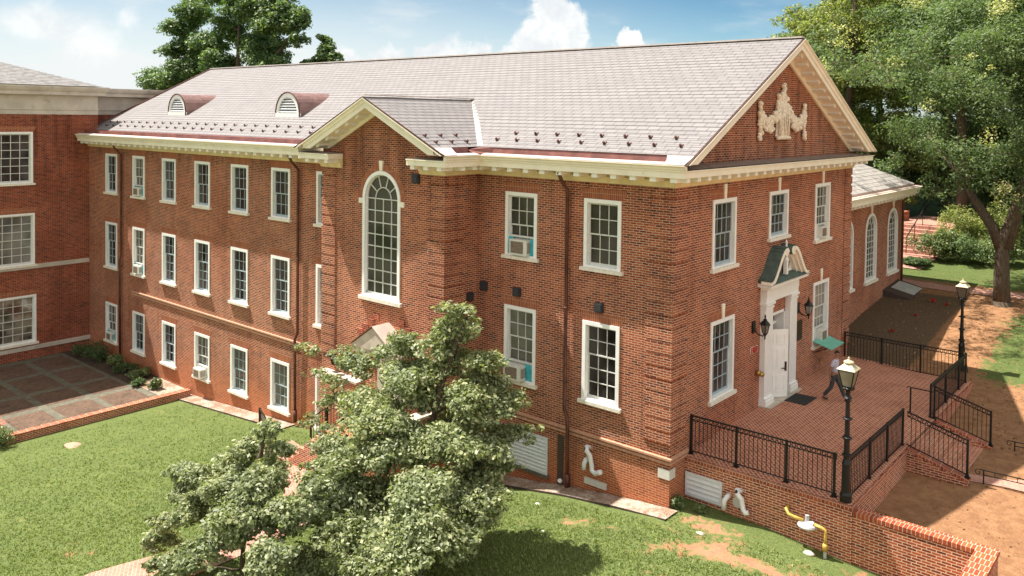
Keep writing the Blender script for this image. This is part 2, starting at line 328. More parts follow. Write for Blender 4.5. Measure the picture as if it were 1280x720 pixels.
# ------------------------------------------------------------------ mesh helpers
class MB:
    def __init__(s): s.v = []; s.f = []; s.mi = []; s.cur = 0; s.pieces = []
    def add(s, vs, fs):
        o = len(s.v); s.v += [tuple(v) for v in vs]
        f0 = len(s.f)
        for f in fs: s.f.append(tuple(i+o for i in f)); s.mi.append(s.cur)
        s.pieces.append((o, len(s.v), f0, len(s.f)))
    def quad(s, a, b, c, d): s.add([a, b, c, d], [(0, 1, 2, 3)])
    def poly(s, pts): s.add(pts, [tuple(range(len(pts)))])
    def box(s, x0, x1, y0, y1, z0, z1):
        s.add([(x0, y0, z0), (x1, y0, z0), (x1, y1, z0), (x0, y1, z0), (x0, y0, z1), (x1, y0, z1), (x1, y1, z1), (x0, y1, z1)],
              [(0, 3, 2, 1), (4, 5, 6, 7), (0, 1, 5, 4), (1, 2, 6, 5), (2, 3, 7, 6), (3, 0, 4, 7)])
    def obox(s, c, a, b, d):
        c, a, b, d = map(Vector, (c, a, b, d))
        s.add([c-a-b-d, c+a-b-d, c+a+b-d, c-a+b-d, c-a-b+d, c+a-b+d, c+a+b+d, c-a+b+d],
              [(0, 3, 2, 1), (4, 5, 6, 7), (0, 1, 5, 4), (1, 2, 6, 5), (2, 3, 7, 6), (3, 0, 4, 7)])
    def bar(s, p, q, w, h=None, up=(0, 0, 1)):
        p, q = Vector(p), Vector(q); d = (q-p); L = d.length; d = d/L; up = Vector(up)
        if abs(d.dot(up)) > .99: up = Vector((1, 0, 0))
        r = d.cross(up).normalized(); u = r.cross(d)
        s.obox((p+q)/2, d*L/2, r*w/2, u*(h or w)/2)
    def prism(s, pts, ext):
        """closed 3D polygon pts extruded by ext"""
        e = Vector(ext); n = len(pts); a = [Vector(p) for p in pts]; b = [p+e for p in a]
        s.add(a+b, [tuple(range(n-1, -1, -1)), tuple(range(n, 2*n))]+[(i, (i+1) % n, (i+1) % n+n, i+n) for i in range(n)])
    def tube(s, pts, rs, n=8, cap=True):
        pts = [Vector(p) for p in pts]; m = len(pts)
        if not hasattr(rs, '__len__'): rs = [rs]*m
        vs = []; prev = None
        for i, p in enumerate(pts):
            t = (pts[min(i+1, m-1)]-pts[max(i-1, 0)]).normalized()
            ref = prev if prev is not None else (Vector((0, 0, 1)) if abs(t.z) < .9 else Vector((1, 0, 0)))
            a = t.cross(ref); 
            if a.length < 1e-4: a = t.cross(Vector((0, 1, 0)))
            a.normalize(); b = a.cross(t); prev = b
            for k in range(n):
                an = 2*pi*k/n; vs.append(p+(a*cos(an)+b*sin(an))*rs[i])
        fs = [(i*n+k, i*n+(k+1) % n, (i+1)*n+(k+1) % n, (i+1)*n+k) for i in range(m-1) for k in range(n)]
        if cap: fs += [tuple(range(n-1, -1, -1)), tuple(range((m-1)*n, m*n))]
        s.add(vs, fs)
    def lathe(s, c, prof, n=16, sq=None):
        """prof: (r, z) pairs about the vertical axis at c; sq rotates a 4-sided one"""
        c = Vector(c); vs = []
        for r, z in prof:
            for k in range(n):
                an = 2*pi*k/n+(sq or 0); vs.append(c+Vector((r*cos(an), r*sin(an), z)))
        m = len(prof)
        s.add(vs, [(i*n+k, i*n+(k+1) % n, (i+1)*n+(k+1) % n, (i+1)*n+k) for i in range(m-1) for k in range(n)]+[tuple(range(n-1, -1, -1)), tuple(range((m-1)*n, m*n))])
    def ball(s, c, r, n=10, m=7):
        rx, ry, rz = r if hasattr(r, '__len__') else (r, r, r); c = Vector(c); vs = []
        for j in range(m+1):
            ph = pi*j/m
            for k in range(n): vs.append(c+Vector((rx*sin(ph)*cos(2*pi*k/n), ry*sin(ph)*sin(2*pi*k/n), -rz*cos(ph))))
        s.add(vs, [(j*n+k, j*n+(k+1) % n, (j+1)*n+(k+1) % n, (j+1)*n+k) for j in range(m) for k in range(n)])
    def sweep(s, path, prof, close=False, z=0):
        """path of plan points, outward to the right of travel; prof (out, z) polyline closed; mitred"""
        P = [Vector((p[0], p[1])) for p in path]; n = len(P); m = len(prof); vs = []
        for i, p in enumerate(P):
            def nrm(a, b): d = (b-a).normalized(); return Vector((d.y, -d.x))
            if i == 0: o = nrm(P[0], P[1])
            elif i == n-1: o = nrm(P[-2], P[-1])
            else:
                a, b = nrm(P[i-1], p), nrm(p, P[i+1]); o = (a+b)/(1+a.dot(b))
            for (u, zz) in prof: q = p+o*u; vs.append((q.x, q.y, z+zz))
        fs = [(i*m+k, (i+1)*m+k, (i+1)*m+(k+1) % m, i*m+(k+1) % m) for i in range(n-1) for k in range(m)]
        fs += [tuple(range(m)), tuple(range((n-1)*m+m-1, (n-1)*m-1, -1))]
        s.add(vs, fs)
    def split(s, name, m, parent):
        """one object per added piece"""
        out = []
        for (v0, v1, f0, f1) in s.pieces:
            q = MB(); q.add(s.v[v0:v1], [tuple(i-v0 for i in f) for f in s.f[f0:f1]]); out.append(q.build(name, m, parent))
        return out
    def build(s, name, mats, parent=None, smooth=False, loc=None):
        me = bpy.data.meshes.new(name); me.from_pydata(s.v, [], s.f)
        if not isinstance(mats, (list, tuple)): mats = [mats]
        for m in mats: me.materials.append(MATS[m])
        if len(mats) > 1: me.polygons.foreach_set('material_index', s.mi)
        if smooth: me.polygons.foreach_set('use_smooth', [True]*len(s.f))
        me.update()
        o = bpy.data.objects.new(name, me); COL.objects.link(o)
        if parent is not None: o.parent = parent
        if loc is not None: o.location = loc
        return o
def tag(o, label=None, cat=None, group=None, kind=None):
    if label: o['label'] = label
    if cat: o['category'] = cat
    if group: o['group'] = group
    if kind: o['kind'] = kind
    return o
def empty(name, loc=(0, 0, 0), rz=0, label=None, cat=None, group=None, parent=None):
    o = bpy.data.objects.new(name, None); COL.objects.link(o); o.location = loc; o.rotation_euler = (0, 0, rz); o.empty_display_size = .2
    if parent is not None: o.parent = parent
    return tag(o, label, cat, group)
KIDS = {}
def copy_tree(o, parent=None, label=None):
    c = o.copy(); COL.objects.link(c)
    if parent is not None: c.parent = parent
    if label: c['label'] = label
    for ch in [x for x in o.children]: copy_tree(ch, c)
    return c
rnd = random.Random(7)

# ------------------------------------------------------------------ terrain
def sst(x, a, b):
    t = np.clip((x-a)/(b-a), 0, 1); return t*t*(3-2*t)
def lawn_h(x, y):
    """south and west lawn: follows the ground line seen along the facades"""
    xs = [-200, -60, -37, -26, -19, -12, -5.5, -3.3, 0, 2.4, 4.7, 8, 14, 40, 200]
    zs = [-6, -3.2, -2.55, -2.5, -1.92, -1.4, -.82, -.42, -.02, -.06, -.26, -.5, -.9, -2, -6]
    h = np.interp(x, xs, zs)
    h = h-.05*np.clip(-y-3, 0, 12)*sst(x, -22, -8) - .012*np.clip(-y-15, 0, 200)
    return h
def yard_h(x, y):
    ys = [-60, -2, 4, 6, 9, 14, 17, 21, 27, 33, 45, 70, 300]
    zs = [-1.5, .35, .5, .6, .72, .95, 1.15, 1.75, 2.35, 2.85, 4.0, 5.5, 10]
    h = np.interp(y, ys, zs)
    return h - .04*np.clip(x-7, 0, 60)
def grid_ground(name, xs, ys, hf, turf, m, kind='structure', dz=0):
    X, Y = np.meshgrid(xs, ys, indexing='ij'); Z = hf(X, Y)+dz
    v = np.stack([X, Y, Z], -1).reshape(-1, 3); nx, ny = X.shape
    i, j = np.meshgrid(np.arange(nx-1), np.arange(ny-1), indexing='ij'); a = (i*ny+j).ravel()
    f = np.stack([a, a+ny, a+ny+1, a+1], -1)
    me = bpy.data.meshes.new(name); me.from_pydata(v.tolist(), [], f.tolist()); me.materials.append(MATS[m])
    at = me.attributes.new('turf', 'FLOAT', 'POINT'); at.data.foreach_set('value', turf(X, Y).ravel().astype(np.float32))
    if m == 'yard':
        litter_shade = (1-sst(X, 1.6, 2.8))*sst(Y, 13.5, 15)*(1-sst(Y, 25.3, 26.3)); litter_shade = np.maximum(litter_shade, .42*blob(X, Y, 6.6, 12, 1.8, 2.4))  # litter bed by the wing; the blob paints building shade on the yard
        litter_shade = np.maximum(litter_shade, sst(Y, 34.5, 37))
        a2 = me.attributes.new('litter', 'FLOAT', 'POINT'); a2.data.foreach_set('value', litter_shade.ravel().astype(np.float32))
    me.polygons.foreach_set('use_smooth', [True]*len(f)); me.update()
    o = bpy.data.objects.new(name, me); COL.objects.link(o); tag(o, kind=kind); return o
def blob(X, Y, cx, cy, rx, ry, ang=0):
    c, s_ = cos(ang), sin(ang); u = (X-cx)*c+(Y-cy)*s_; v = -(X-cx)*s_+(Y-cy)*c
    return np.exp(-((u/rx)**2+(v/ry)**2))
def lawn_turf(X, Y):
    t = np.full(X.shape, 1.0)
    for a in [(1.3, -.1, 1.1, .45, 0, .95), (1.9, -1.2, .9, .4, 1.2, .8), (2.6, -1.3, .8, .3, .3, .7), (.9, -2.0, .9, .3, 1.0, .7), (-1.8, -2.1, .6, .28, .2, 1.), (3.6, -1.0, 1.2, .3, .1, .8), (4.4, -.4, 1.0, .35, 0, .6),
              (-.6, -1.9, .35, .2, 0, .8), (5.6, .6, 1.2, .3, 0, .7), (2.2, -3.2, 1.3, .5, .4, .5), (-3.6, -4.0, .5, .25, 0, .7), (-13.2, -10.7, 1.8, .5, .3, .35), (4.4, -2.6, 1.4, .6, .2, .5), (-16, -7, 1.5, .4, .4, .2), (.6, -.9, .5, .3, 0, .6), (-2.9, -1.6, .4, .2, 0, .5)]:
        t -= (a[5]*.85)*blob(X, Y, *a[:5])
    return np.clip(t, 0, 1)
def yard_turf(X, Y):
    g = sst(X, 3.6, 5.4)*sst(Y, 14.2, 17.0)*(1-sst(Y, 24.0, 26.2))
    g = np.maximum(g, sst(Y, 28.0, 28.8))
    g = np.maximum(g, .8*sst(X, 4.6, 6.0)*sst(Y, 22.5, 24)*(1-sst(Y, 26, 27)))
    g = g*(1-.75*blob(X, Y, 3.2, 25.0, 2.5, .6))
    return g*.9+.02
xs = np.concatenate([np.array([-400, -200, -120, -80, -60, -50, -44]), np.arange(-40, 10, .4), np.array([11, 14, 20, 30, 50, 90, 160, 400])])
ys = np.concatenate([np.array([-400, -200, -100, -60, -40, -30]), np.arange(-25, 1.45, .4), np.array([1.4, 5, 12, 20, 40, 60, 90, 150, 400])])
grid_ground('lawn', xs, ys, lawn_h, lawn_turf, 'lawn')
xs2 = np.concatenate([np.array([4.75, 5.2, 5.6, 6, 6.5, 7, 7.4, 7.8]), np.arange(8.2, 12, .4), np.array([13, 16, 22, 35, 60, 120, 400])])
ys2 = np.concatenate([np.arange(1.1, 30, .4), np.array([31, 33, 36, 40, 50, 70, 100, 200, 400])])
yA = grid_ground('yard_ground', xs2, ys2, yard_h, yard_turf, 'yard')
def near_join(name, xs, ys):
    return grid_ground(name, xs, ys, yard_h, yard_turf, 'yard')
near_join('yard_ground', np.concatenate([np.array([-400, -200, -100, -60, -30, -16, -10, -5]), np.arange(-4, 4.8, .35), np.array([4.75])]), np.concatenate([np.arange(14.2, 30, .4), np.array([31, 33, 36, 40, 50, 70, 100, 200, 400])]))
near_join('yard_ground', np.concatenate([np.array([7.85]), np.arange(8.2, 12, .4), np.array([13, 16, 22, 35, 60, 120, 400])]), np.concatenate([np.array([-60, -40, -20, -10, -6]), np.arange(-4, 1.3, .4), np.array([1.1])]))

# grass tufts on the near lawn
def grass_tufts():
    rs = np.random.RandomState(3); n = 130000
    X = rs.uniform(-27, 9, n); Y = -rs.uniform(.0, 1, n)**.9*13
    cd = np.hypot(X-11.8, Y+20.9)
    keep = rs.uniform(0, 1, n) < np.clip((40-cd)/22, .12, 1)
    keep &= ~((Y > -1.0) & (X < .3)) & (X < 7.5) & ~((X < -24.6) & (Y > -8.4)) & ~((X > 4.6) & (Y > .4))
    t = lawn_turf(X, Y)+rs.uniform(-.35, .15, n); keep &= t > .5
    keep &= ~on_path(X, Y)
    X, Y = X[keep], Y[keep]; n = len(X); Z = lawn_h(X, Y)
    c = np.stack([X, Y, Z], -1); V = []; F = []
    k = 3; c = np.repeat(c, k, 0); m = len(c)
    an = rs.uniform(0, 2*pi, m); w = rs.uniform(.010, .022, m); L = rs.uniform(.035, .085, m); le = rs.uniform(.2, .9, m)
    off = np.stack([rs.normal(0, .03, m), rs.normal(0, .03, m), np.zeros(m)], -1); c = c+off
    a = np.stack([np.cos(an), np.sin(an), np.zeros(m)], -1); b = np.stack([-np.sin(an), np.cos(an), np.zeros(m)], -1)
    tip = c+b*(L*le)[:, None]+np.array([0, 0, 1])*(L*(1.1-.5*le))[:, None]
    v = np.stack([c-a*w[:, None], c+a*w[:, None], tip], 1).reshape(-1, 3)
    me = bpy.data.meshes.new('grass'); me.vertices.add(len(v)); me.vertices.foreach_set('co', v.astype(np.float32).ravel())
    me.loops.add(len(v)); me.loops.foreach_set('vertex_index', np.arange(len(v), dtype=np.int32))
    me.polygons.add(m); me.polygons.foreach_set('loop_start', np.arange(0, len(v), 3, dtype=np.int32)); me.polygons.foreach_set('loop_total', np.full(m, 3, dtype=np.int32))
    me.materials.append(MATS['grass_blade']); me.update(); me.validate()
    o = bpy.data.objects.new('grass', me); COL.objects.link(o); tag(o, 'short mown green grass of the lawn below the brick building', 'grass', kind='stuff')

# brick path crossing the lawn under the trees, up to the porch stairs
PATH = [(-10.6, -16.5), (-10.7, -13), (-10.9, -11.2), (-10.1, -9.2), (-9.9, -7.2), (-9.9, -5.6), (-10.9, -4.2), (-12.6, -3.3), (-14.2, -2.7)]
def on_path(X, Y):
    r = np.zeros(X.shape, bool)
    for Pp in (PATH,):
        for (x0, y0), (x1, y1) in zip(Pp[:-1], Pp[1:]):
            dx, dy = x1-x0, y1-y0; t = np.clip(((X-x0)*dx+(Y-y0)*dy)/(dx*dx+dy*dy), 0, 1)
            r |= np.hypot(X-x0-t*dx, Y-y0-t*dy) < 1.0
    return r
def strip(name, pts, half, hf, dz, m, lab=None, sub=6, thick=.0):
    P = []
    for a, b in zip(pts[:-1], pts[1:]):
        for k in range(sub): P.append(Vector(a[:2]).lerp(Vector(b[:2]), k/sub))
    P.append(Vector(pts[-1][:2])); mb = MB(); vs = []
    ncol = 5
    for i, p in enumerate(P):
        t = (P[min(i+1, len(P)-1)]-P[max(i-1, 0)]).normalized(); n = Vector((-t.y, t.x))
        for k in range(ncol):
            q = p+n*half*(k/(ncol-1)*2-1); vs.append((q.x, q.y, float(hf(np.array(q.x), np.array(q.y)))+dz))
    mb.add(vs, [(i*ncol+k, (i+1)*ncol+k, (i+1)*ncol+k+1, i*ncol+k+1) for i in range(len(P)-1) for k in range(ncol-1)])
    return tag(mb.build(name, m), kind='structure')
strip('path', PATH, .95, lawn_h, .03, 'paver_path')
strip('path', [(-8, 28.0), (-2, 27.4), (1.2, 27.2), (4.2, 27.5), (8, 28.5), (20, 33)], .55, yard_h, .03, 'paver_path')
grass_tufts()
# pebble strips with a dark steel edging along the facades
strip('gravel_strip', [(-26.2, -.95), (-17.2, -.95)], .38, lawn_h, .05, 'gravel')
strip('gravel_strip', [(-7.5, -.36), (.30, -.36)], .34, lawn_h, .05, 'gravel')
def edging(pts, name='lawn_edging', hh=.08):
    mb = MB()
    for a, b in zip(pts[:-1], pts[1:]):
        for k in range(4):
            p = Vector(a).lerp(Vector(b), k/4); q = Vector(a).lerp(Vector(b), (k+1)/4)
            z0 = float(lawn_h(np.array(p.x), np.array(p.y))); z1 = float(lawn_h(np.array(q.x), np.array(q.y)))
            mb.bar((p.x, p.y, z0+.03), (q.x, q.y, z1+.02), .02, hh)
    return mb.build(name, 'steel_edge')
tag(edging([(-7.5, -.72), (.32, -.72)]), 'dark steel edging strip between pebbles and lawn below the front wing', 'garden edging')
tag(edging([(-25.6, -1.34), (-17.2, -1.34)]), 'steel edging between pale pebbles and lawn below the long wing', 'garden edging')

# ------------------------------------------------------------------ windows
def PT(plane, pos):
    if plane == 'y': return lambda u, z, d=0: (u, pos-d, z)
    return lambda u, z, d=0: (pos+d, u, z)
def wall(mb, plane, pos, u0, u1, z0, z1, holes=(), depth=.22, roofz=None):
    """wall sheet with real openings and their reveals. hole=(ua,ub,za,zb,arched)"""
    P = PT(plane, pos)
    us = sorted({u0, u1, *[h[0] for h in holes], *[h[1] for h in holes]}); zs = sorted({z0, z1, *[h[2] for h in holes], *[h[3] for h in holes]})
    for a, b in zip(us[:-1], us[1:]):
        for c, d in zip(zs[:-1], zs[1:]):
            um, zm = (a+b)/2, (c+d)/2
            if any(h[0] < um < h[1] and h[2] < zm < h[3] for h in holes): continue
            mb.quad(P(a, c), P(b, c), P(b, d), P(a, d))
    for h in holes:
        ua, ub, za, zb = h[:4]; arch = len(h) > 4 and h[4]
        if arch:
            r = (ub-ua)/2; zs_ = zb-r; mid = (ua+ub)/2; K = 12
            arc = [(mid-r*cos(pi*k/(2*K)), zs_+r*sin(pi*k/(2*K))) for k in range(K+1)]
            arc2 = [(2*mid-u, z) for u, z in arc]
            for ar, cor in ((arc, ua), (arc2, ub)):
                for p, q in zip(ar[:-1], ar[1:]):
                    mb.poly([P(cor, zb), P(*p), P(*q)]); mb.quad(P(*p), P(*q), P(*q, -depth), P(*p, -depth))
            top = zs_
        else:
            top = zb; mb.quad(P(ua, zb), P(ub, zb), P(ub, zb, -depth), P(ua, zb, -depth))
        mb.quad(P(ua, za), P(ub, za), P(ub, za, -depth), P(ua, za, -depth))
        for uu in (ua, ub): mb.quad(P(uu, za), P(uu, top), P(uu, top, -depth), P(uu, za, -depth))
def place(o, plane, pos, u, z):
    o.location = PT(plane, pos)(u, z, 0); o.rotation_euler = (0, 0, 0 if plane == 'y' else pi/2)
CACHE = {}
def window(parent, plane, pos, ua, ub, za, zb, cols, rows, sash='sash_blue', glass='glass', sillw=.1, key=False, lint=True, meet=None, cas=.12, ac=None, sillh=.11, mun=.026):
    """double-hung sash window; za..zb and ua..ub are the outside of the painted casing"""
    w = round(ub-ua, 3); h = round(zb-za, 3); ky = (w, h, cols, rows, sash, glass, key, lint, cas, mun, sillw)
    if ky in CACHE:
        o = copy_tree(CACHE[ky], parent)
        place(o, plane, pos, (ua+ub)/2, za); return o
    hw = w/2; f = MB()
    # casing and head (local: x right, -y outward)
    f.box(-hw, -hw+cas, -.035, .16, 0, h); f.box(hw-cas, hw, -.035, .16, 0, h)
    f.box(-hw+cas, hw-cas, -.035, .16, h-cas, h); f.box(-hw+cas, hw-cas, -.02, .16, 0, .05)
    o = f.build('window', 'frame_paint', parent); place(o, plane, pos, (ua+ub)/2, za)
    iw = hw-cas; b = .05; t = h-cas; m = b+(t-b)*(1-round(rows/2-.01)/rows if rows % 2 else .5)
    s = MB(); st = .055; mt = mun
    for (z0, z1, y, nr) in ((m-.02, t, .075, rows//2), (b, m+.03, .115, rows-rows//2)):
        s.box(-iw, -iw+st, y, y+.04, z0, z1); s.box(iw-st, iw, y, y+.04, z0, z1)
        bot = st*.8 if z0 > b else .085
        s.box(-iw+st, iw-st, y, y+.04, z0, z0+bot); s.box(-iw+st, iw-st, y, y+.04, z1-st, z1)
        a0, a1 = -iw+st, iw-st; c0, c1 = z0+bot, z1-st
        for k in range(1, cols): x = a0+(a1-a0)*k/cols; s.box(x-mt/2, x+mt/2, y+.006, y+.034, c0, c1)
        for k in range(1, nr): z = c0+(c1-c0)*k/nr; s.box(a0, a1, y+.004, y+.032, z-mt/2, z+mt/2)
    s.build('sash', sash, o)
    g = MB(); g.quad((-iw, .1, m), (iw, .1, m), (iw, .1, t), (-iw, .1, t)); g.quad((-iw, .14, b), (iw, .14, b), (iw, .14, m), (-iw, .14, m)); g.build('pane', glass, o)
    si = MB(); si.box(-hw-sillw, hw+sillw, -.11, .12, -sillh, -.001)
    si.build('sill', 'stone_sill', o)
    if lint:
        l = MB(); sp = .20; hh = .31
        l.prism([(-hw-.02, -.005, h+.002), (hw+.02, -.005, h+.002), (hw+sp, -.005, h+hh), (-hw-sp, -.005, h+hh)], (0, .02, 0)); l.build('lintel', 'soldier_brick', o)
    if key:
        k = MB(); k.prism([(-.06, -.045, h+.003), (.06, -.045, h+.003), (.095, -.045, h+.46), (-.095, -.045, h+.46)], (0, .08, 0)); k.build('keystone', 'pale_cream', o)
    CACHE[ky] = o
    return o
def arch_window(parent, plane, pos, ua, ub, za, zb, cols, rows, key=True, ears=True, glass='glass', cas=.13, mun=.035):
    w = round(ub-ua, 3); h = round(zb-za, 3); ky = ('arch', w, h, cols, rows, glass)
    if ky in CACHE: o = copy_tree(CACHE[ky], parent); place(o, plane, pos, (ua+ub)/2, za); return o
    hw = w/2; sp = h-hw; K = 20
    f = MB(); f.box(-hw, -hw+cas, -.04, .16, 0, sp); f.box(hw-cas, hw, -.04, .16, 0, sp); f.box(-hw+cas, hw-cas, -.03, .16, 0, .09)
    def ring(mb, r0, r1, y0, y1, cz):
        for k in range(K):
            a, b = pi*k/K, pi*(k+1)/K
            q = [(r0*cos(a), r0*sin(a)), (r1*cos(a), r1*sin(a)), (r1*cos(b), r1*sin(b)), (r0*cos(b), r0*sin(b))]
            mb.prism([(x, y0, cz+z) for x, z in q], (0, y1-y0, 0))
    ring(f, hw-cas, hw, -.04, .16, sp)
    o = f.build('window', 'frame_paint', parent); place(o, plane, pos, (ua+ub)/2, za)
    s = MB(); iw = hw-cas; y = .07; st = .045
    s.box(-iw, -iw+st, y, y+.04, .09, sp); s.box(iw-st, iw, y, y+.04, .09, sp); ring(s, iw-st, iw, y, y+.04, sp); s.box(-iw, iw, y, y+.04, .09, .16)
    for k in range(1, cols): x = -iw+2*iw*k/cols; s.box(x-mun/2, x+mun/2, y+.005, y+.035, .1, sp)
    for k in range(1, rows+1): z = .12+(sp-.12)*k/rows; s.box(-iw, iw, y+.003, y+.033, z-mun/2, z+mun/2)
    ring(s, iw*.45, iw*.45+mun, y+.003, y+.033, sp)
    for an in (36, 72, 108, 144) if cols > 3 else (45, 90, 135):
        a = R(an); s.bar((iw*.47*cos(a), y+.018, sp+iw*.47*sin(a)), ((iw-.02)*cos(a), y+.018, sp+(iw-.02)*sin(a)), mun, .03, up=(0, 1, 0))
    s.build('sash', 'sash_white', o)
    g = MB(); g.poly([(-iw, .11, .09), (iw, .11, .09)]+[(iw*cos(pi*k/K), .11, sp+iw*sin(pi*k/K)) for k in range(K+1)]); g.build('pane', glass, o)
    si = MB(); si.box(-hw-.12, hw+.12, -.12, .12, -.13, -.001); si.build('sill', 'stone_sill', o)
    if key:
        k = MB(); k.prism([(-.06, -.06, h+.004), (.06, -.06, h+.004), (.1, -.06, h+.36), (-.1, -.06, h+.36)], (0, .1, 0)); k.build('keystone', 'pale_cream', o)
        if ears:
            for sx in (-1, 1): k = MB(); k.box(min(sx*(hw+.004), sx*(hw+.2)), max(sx*(hw+.004), sx*(hw+.2)), -.05, .04, sp-.2, sp-.02); k.build('impost', 'pale_cream', o)
        l = MB()
        for kk in range(K):
            a, b = pi*kk/K, pi*(kk+1)/K
            for r0, r1 in ((hw+.004, hw+.24),):
                l.poly([(x, -.006, sp+z) for x, z in ((r0*cos(a), r0*sin(a)), (r1*cos(a), r1*sin(a)), (r1*cos(b), r1*sin(b)), (r0*cos(b), r0*sin(b)))])
        l.build('lintel', 'soldier_brick', o)
    CACHE[ky] = o
    return o

# ------------------------------------------------------------------ main building
bld = empty('brick_building', (0, 0, 0), label='large red brick building with slate gable roof, white sash windows and portico door', cat='building')
YF, YP = -.55, -1.62                       # wall planes: long wing, pavilion
WX0, PX0, PX1, GY = -36.98, -14.0, -7.53, 14.75
ER = 9.85; ROOFZ = 10.10; SL = .505
wl = [(-34.90, -33.52), (-31.71, -30.39), (-28.54, -27.18), (-25.37, -24.0), (-22.18, -20.80), (-19.01, -17.66), (-15.85, -14.5)]
rowz = [(6.74, 8.85, 4), (2.67, 5.11, 5), (-1.40, .675, 4)]
holesF = []; specF = []
for i, (a, b) in enumerate(wl):
    for r_, (za, zb, nr) in enumerate(rowz):
        if i == 6 and r_ == 2: za = -1.5; zb = .7
        holesF.append((a, b, za, zb)); specF.append((i, r_, a, b, za, zb, nr))
holesS = [(-6.28, -4.94, 6.56, 8.66), (-3.09, -1.74, 6.56, 8.66), (-6.28, -4.94, 2.46, 4.90), (-3.09, -1.74, 2.46, 4.90)]
holesG = [(2.36, 3.96, 6.54, 8.66), (6.52, 8.14, 7.05, 8.66), (10.73, 12.29, 6.54, 8.70), (2.36, 3.96, 2.46, 4.90), (10.73, 12.35, 2.46, 4.90), (6.6, 8.1, 1.4, 4.4)]
archP = (-11.66, -9.66, 4.66, 9.17, True)
w_ = MB()
wall(w_, 'y', YF, WX0, PX0, -3.2, 9.8, holesF)
wall(w_, 'y', YP, PX0, PX1, -3.2, 9.8, [archP])
pk = (PX0+PX1)/2; pz = ER+.474*(pk-PX0)-.1
w_.poly([(PX0, YP, 9.8), (PX1, YP, 9.8), (PX1, YP, 9.9), (pk, YP, pz), (PX0, YP, 9.9)])
w_.quad((PX0, YF, -3.2), (PX0, YP, -3.2), (PX0, YP, 9.9), (PX0, YF, 9.9)); w_.quad((PX1, YP, -3.2), (PX1, 0, -3.2), (PX1, 0, 9.9), (PX1, YP, 9.9))
wall(w_, 'y', 0, PX1, 0, -3.2, 9.8, holesS)
wall(w_, 'x', 0, 0, GY, -3.2, 9.8, holesG)
w_.poly([(0, 0, 9.8), (0, GY, 9.8), (0, GY/2, 9.8+SL*GY/2+.1)])
w_.quad((0, GY, -3), (WX0, GY, -3), (WX0, GY, 9.9), (0, GY, 9.9)); w_.poly([(WX0, YF, -3), (WX0, GY, -3), (WX0, GY, 9.9), (WX0, GY/2, 13.5), (WX0, YF, 9.9)])
w_.build('wall', 'brick', bld)
# quoins: five-course blocks with recessed joints
def quoin(x, y, dx, dy, wx, wy, z0, z1, t=.04):
    """corner at x,y; walls run from the corner towards dx (along x) and dy (along y)"""
    q = MB(); pitch = .3725; n = int((z1-z0)/pitch)
    for k in range(n):
        a = z1-(k+1)*pitch+.065; b = z1-k*pitch
        ox, oy = (-dx)*t, (-dy)*t
        xs_ = sorted((x+ox, x+dx*wx)); ys_ = sorted((y+oy, y+dy*wy))
        # two plates wrapped round the corner
        if wx: q.box(xs_[0], xs_[1], min(y+oy, y+dy*.01), max(y+oy, y+dy*.01), a, b)
        if wy: q.box(min(x+ox, x+dx*.01), max(x+ox, x+dx*.01), min(y+dy*.012, y+dy*wy), max(y+dy*.012, y+dy*wy), a, b)
    q.build('quoin', 'brick', bld)
quoin(0, 0, -1, 1, .86, .86, 1.48, 9.18); quoin(0, GY, -1, -1, .5, .8, 1.48, 9.18)
quoin(PX0, YP, 1, 1, .78, 1.05, 1.75, 9.18); quoin(PX1, YP, -1, 1, .78, .9, 1.75, 9.18)
quoin(WX0, YF, 1, 1, .75, 0, 1.75, 9.18)
# string course: two projecting moulded brick lines, colour paled to paint sunlit ledges
b_ = MB()
for pth, zz in (([(WX0+5.2, YF), (PX0, YF)], 1.63), ([(PX1, 0), (0, 0), (0, 1.0)], 1.33)):
    b_.sweep(pth, [(0, zz-.10), (.045, zz-.10), (.045, zz-.04), (0, zz-.02)]); b_.sweep(pth, [(0, zz+.03), (.075, zz+.03), (.075, zz+.09), (0, zz+.10)])
b_.build('string_course', 'moulded_brick', bld)
# date stone at the corner
d_ = MB(); d_.box(-.36, .02, -.026, 0, .80, 1.08); d_.box(-.001, .026, -.024, .30, .80, 1.08); d_.build('corner_stone', 'white_marble', bld)

AC_LABELS = {}
for (i, r_, a, b, za, zb, nr) in specF:
    white = (r_, i) in ((0, 1), (1, 1), (2, 0), (2, 3))
    window(bld, 'y', YF, a, b, za, zb, 3, nr, 'sash_white' if white else 'sash_blue', 'glass_blind' if (white or (r_, i) in ((2, 4), (2, 5))) else 'glass', lint=True)
for k, (a, b, c, d) in enumerate(holesS):
    window(bld, 'y', 0, a, b, c, d, 3, 4 if c > 5 else 5, 'sash_white', 'glass_blind' if k == 2 else 'glass', lint=True)
for k, (a, b, c, d) in enumerate(holesG[:5]):
    window(bld, 'x', 0, a, b, c, d, 4, 5 if c < 5 else (4 if k != 2 else 5), 'sash_white' if k in (2, 4) else 'sash_blue', 'glass_blind' if k in (2, 4) else 'glass', key=True, lint=True)
arch_window(bld, 'y', YP, *archP[:4], 4, 8)

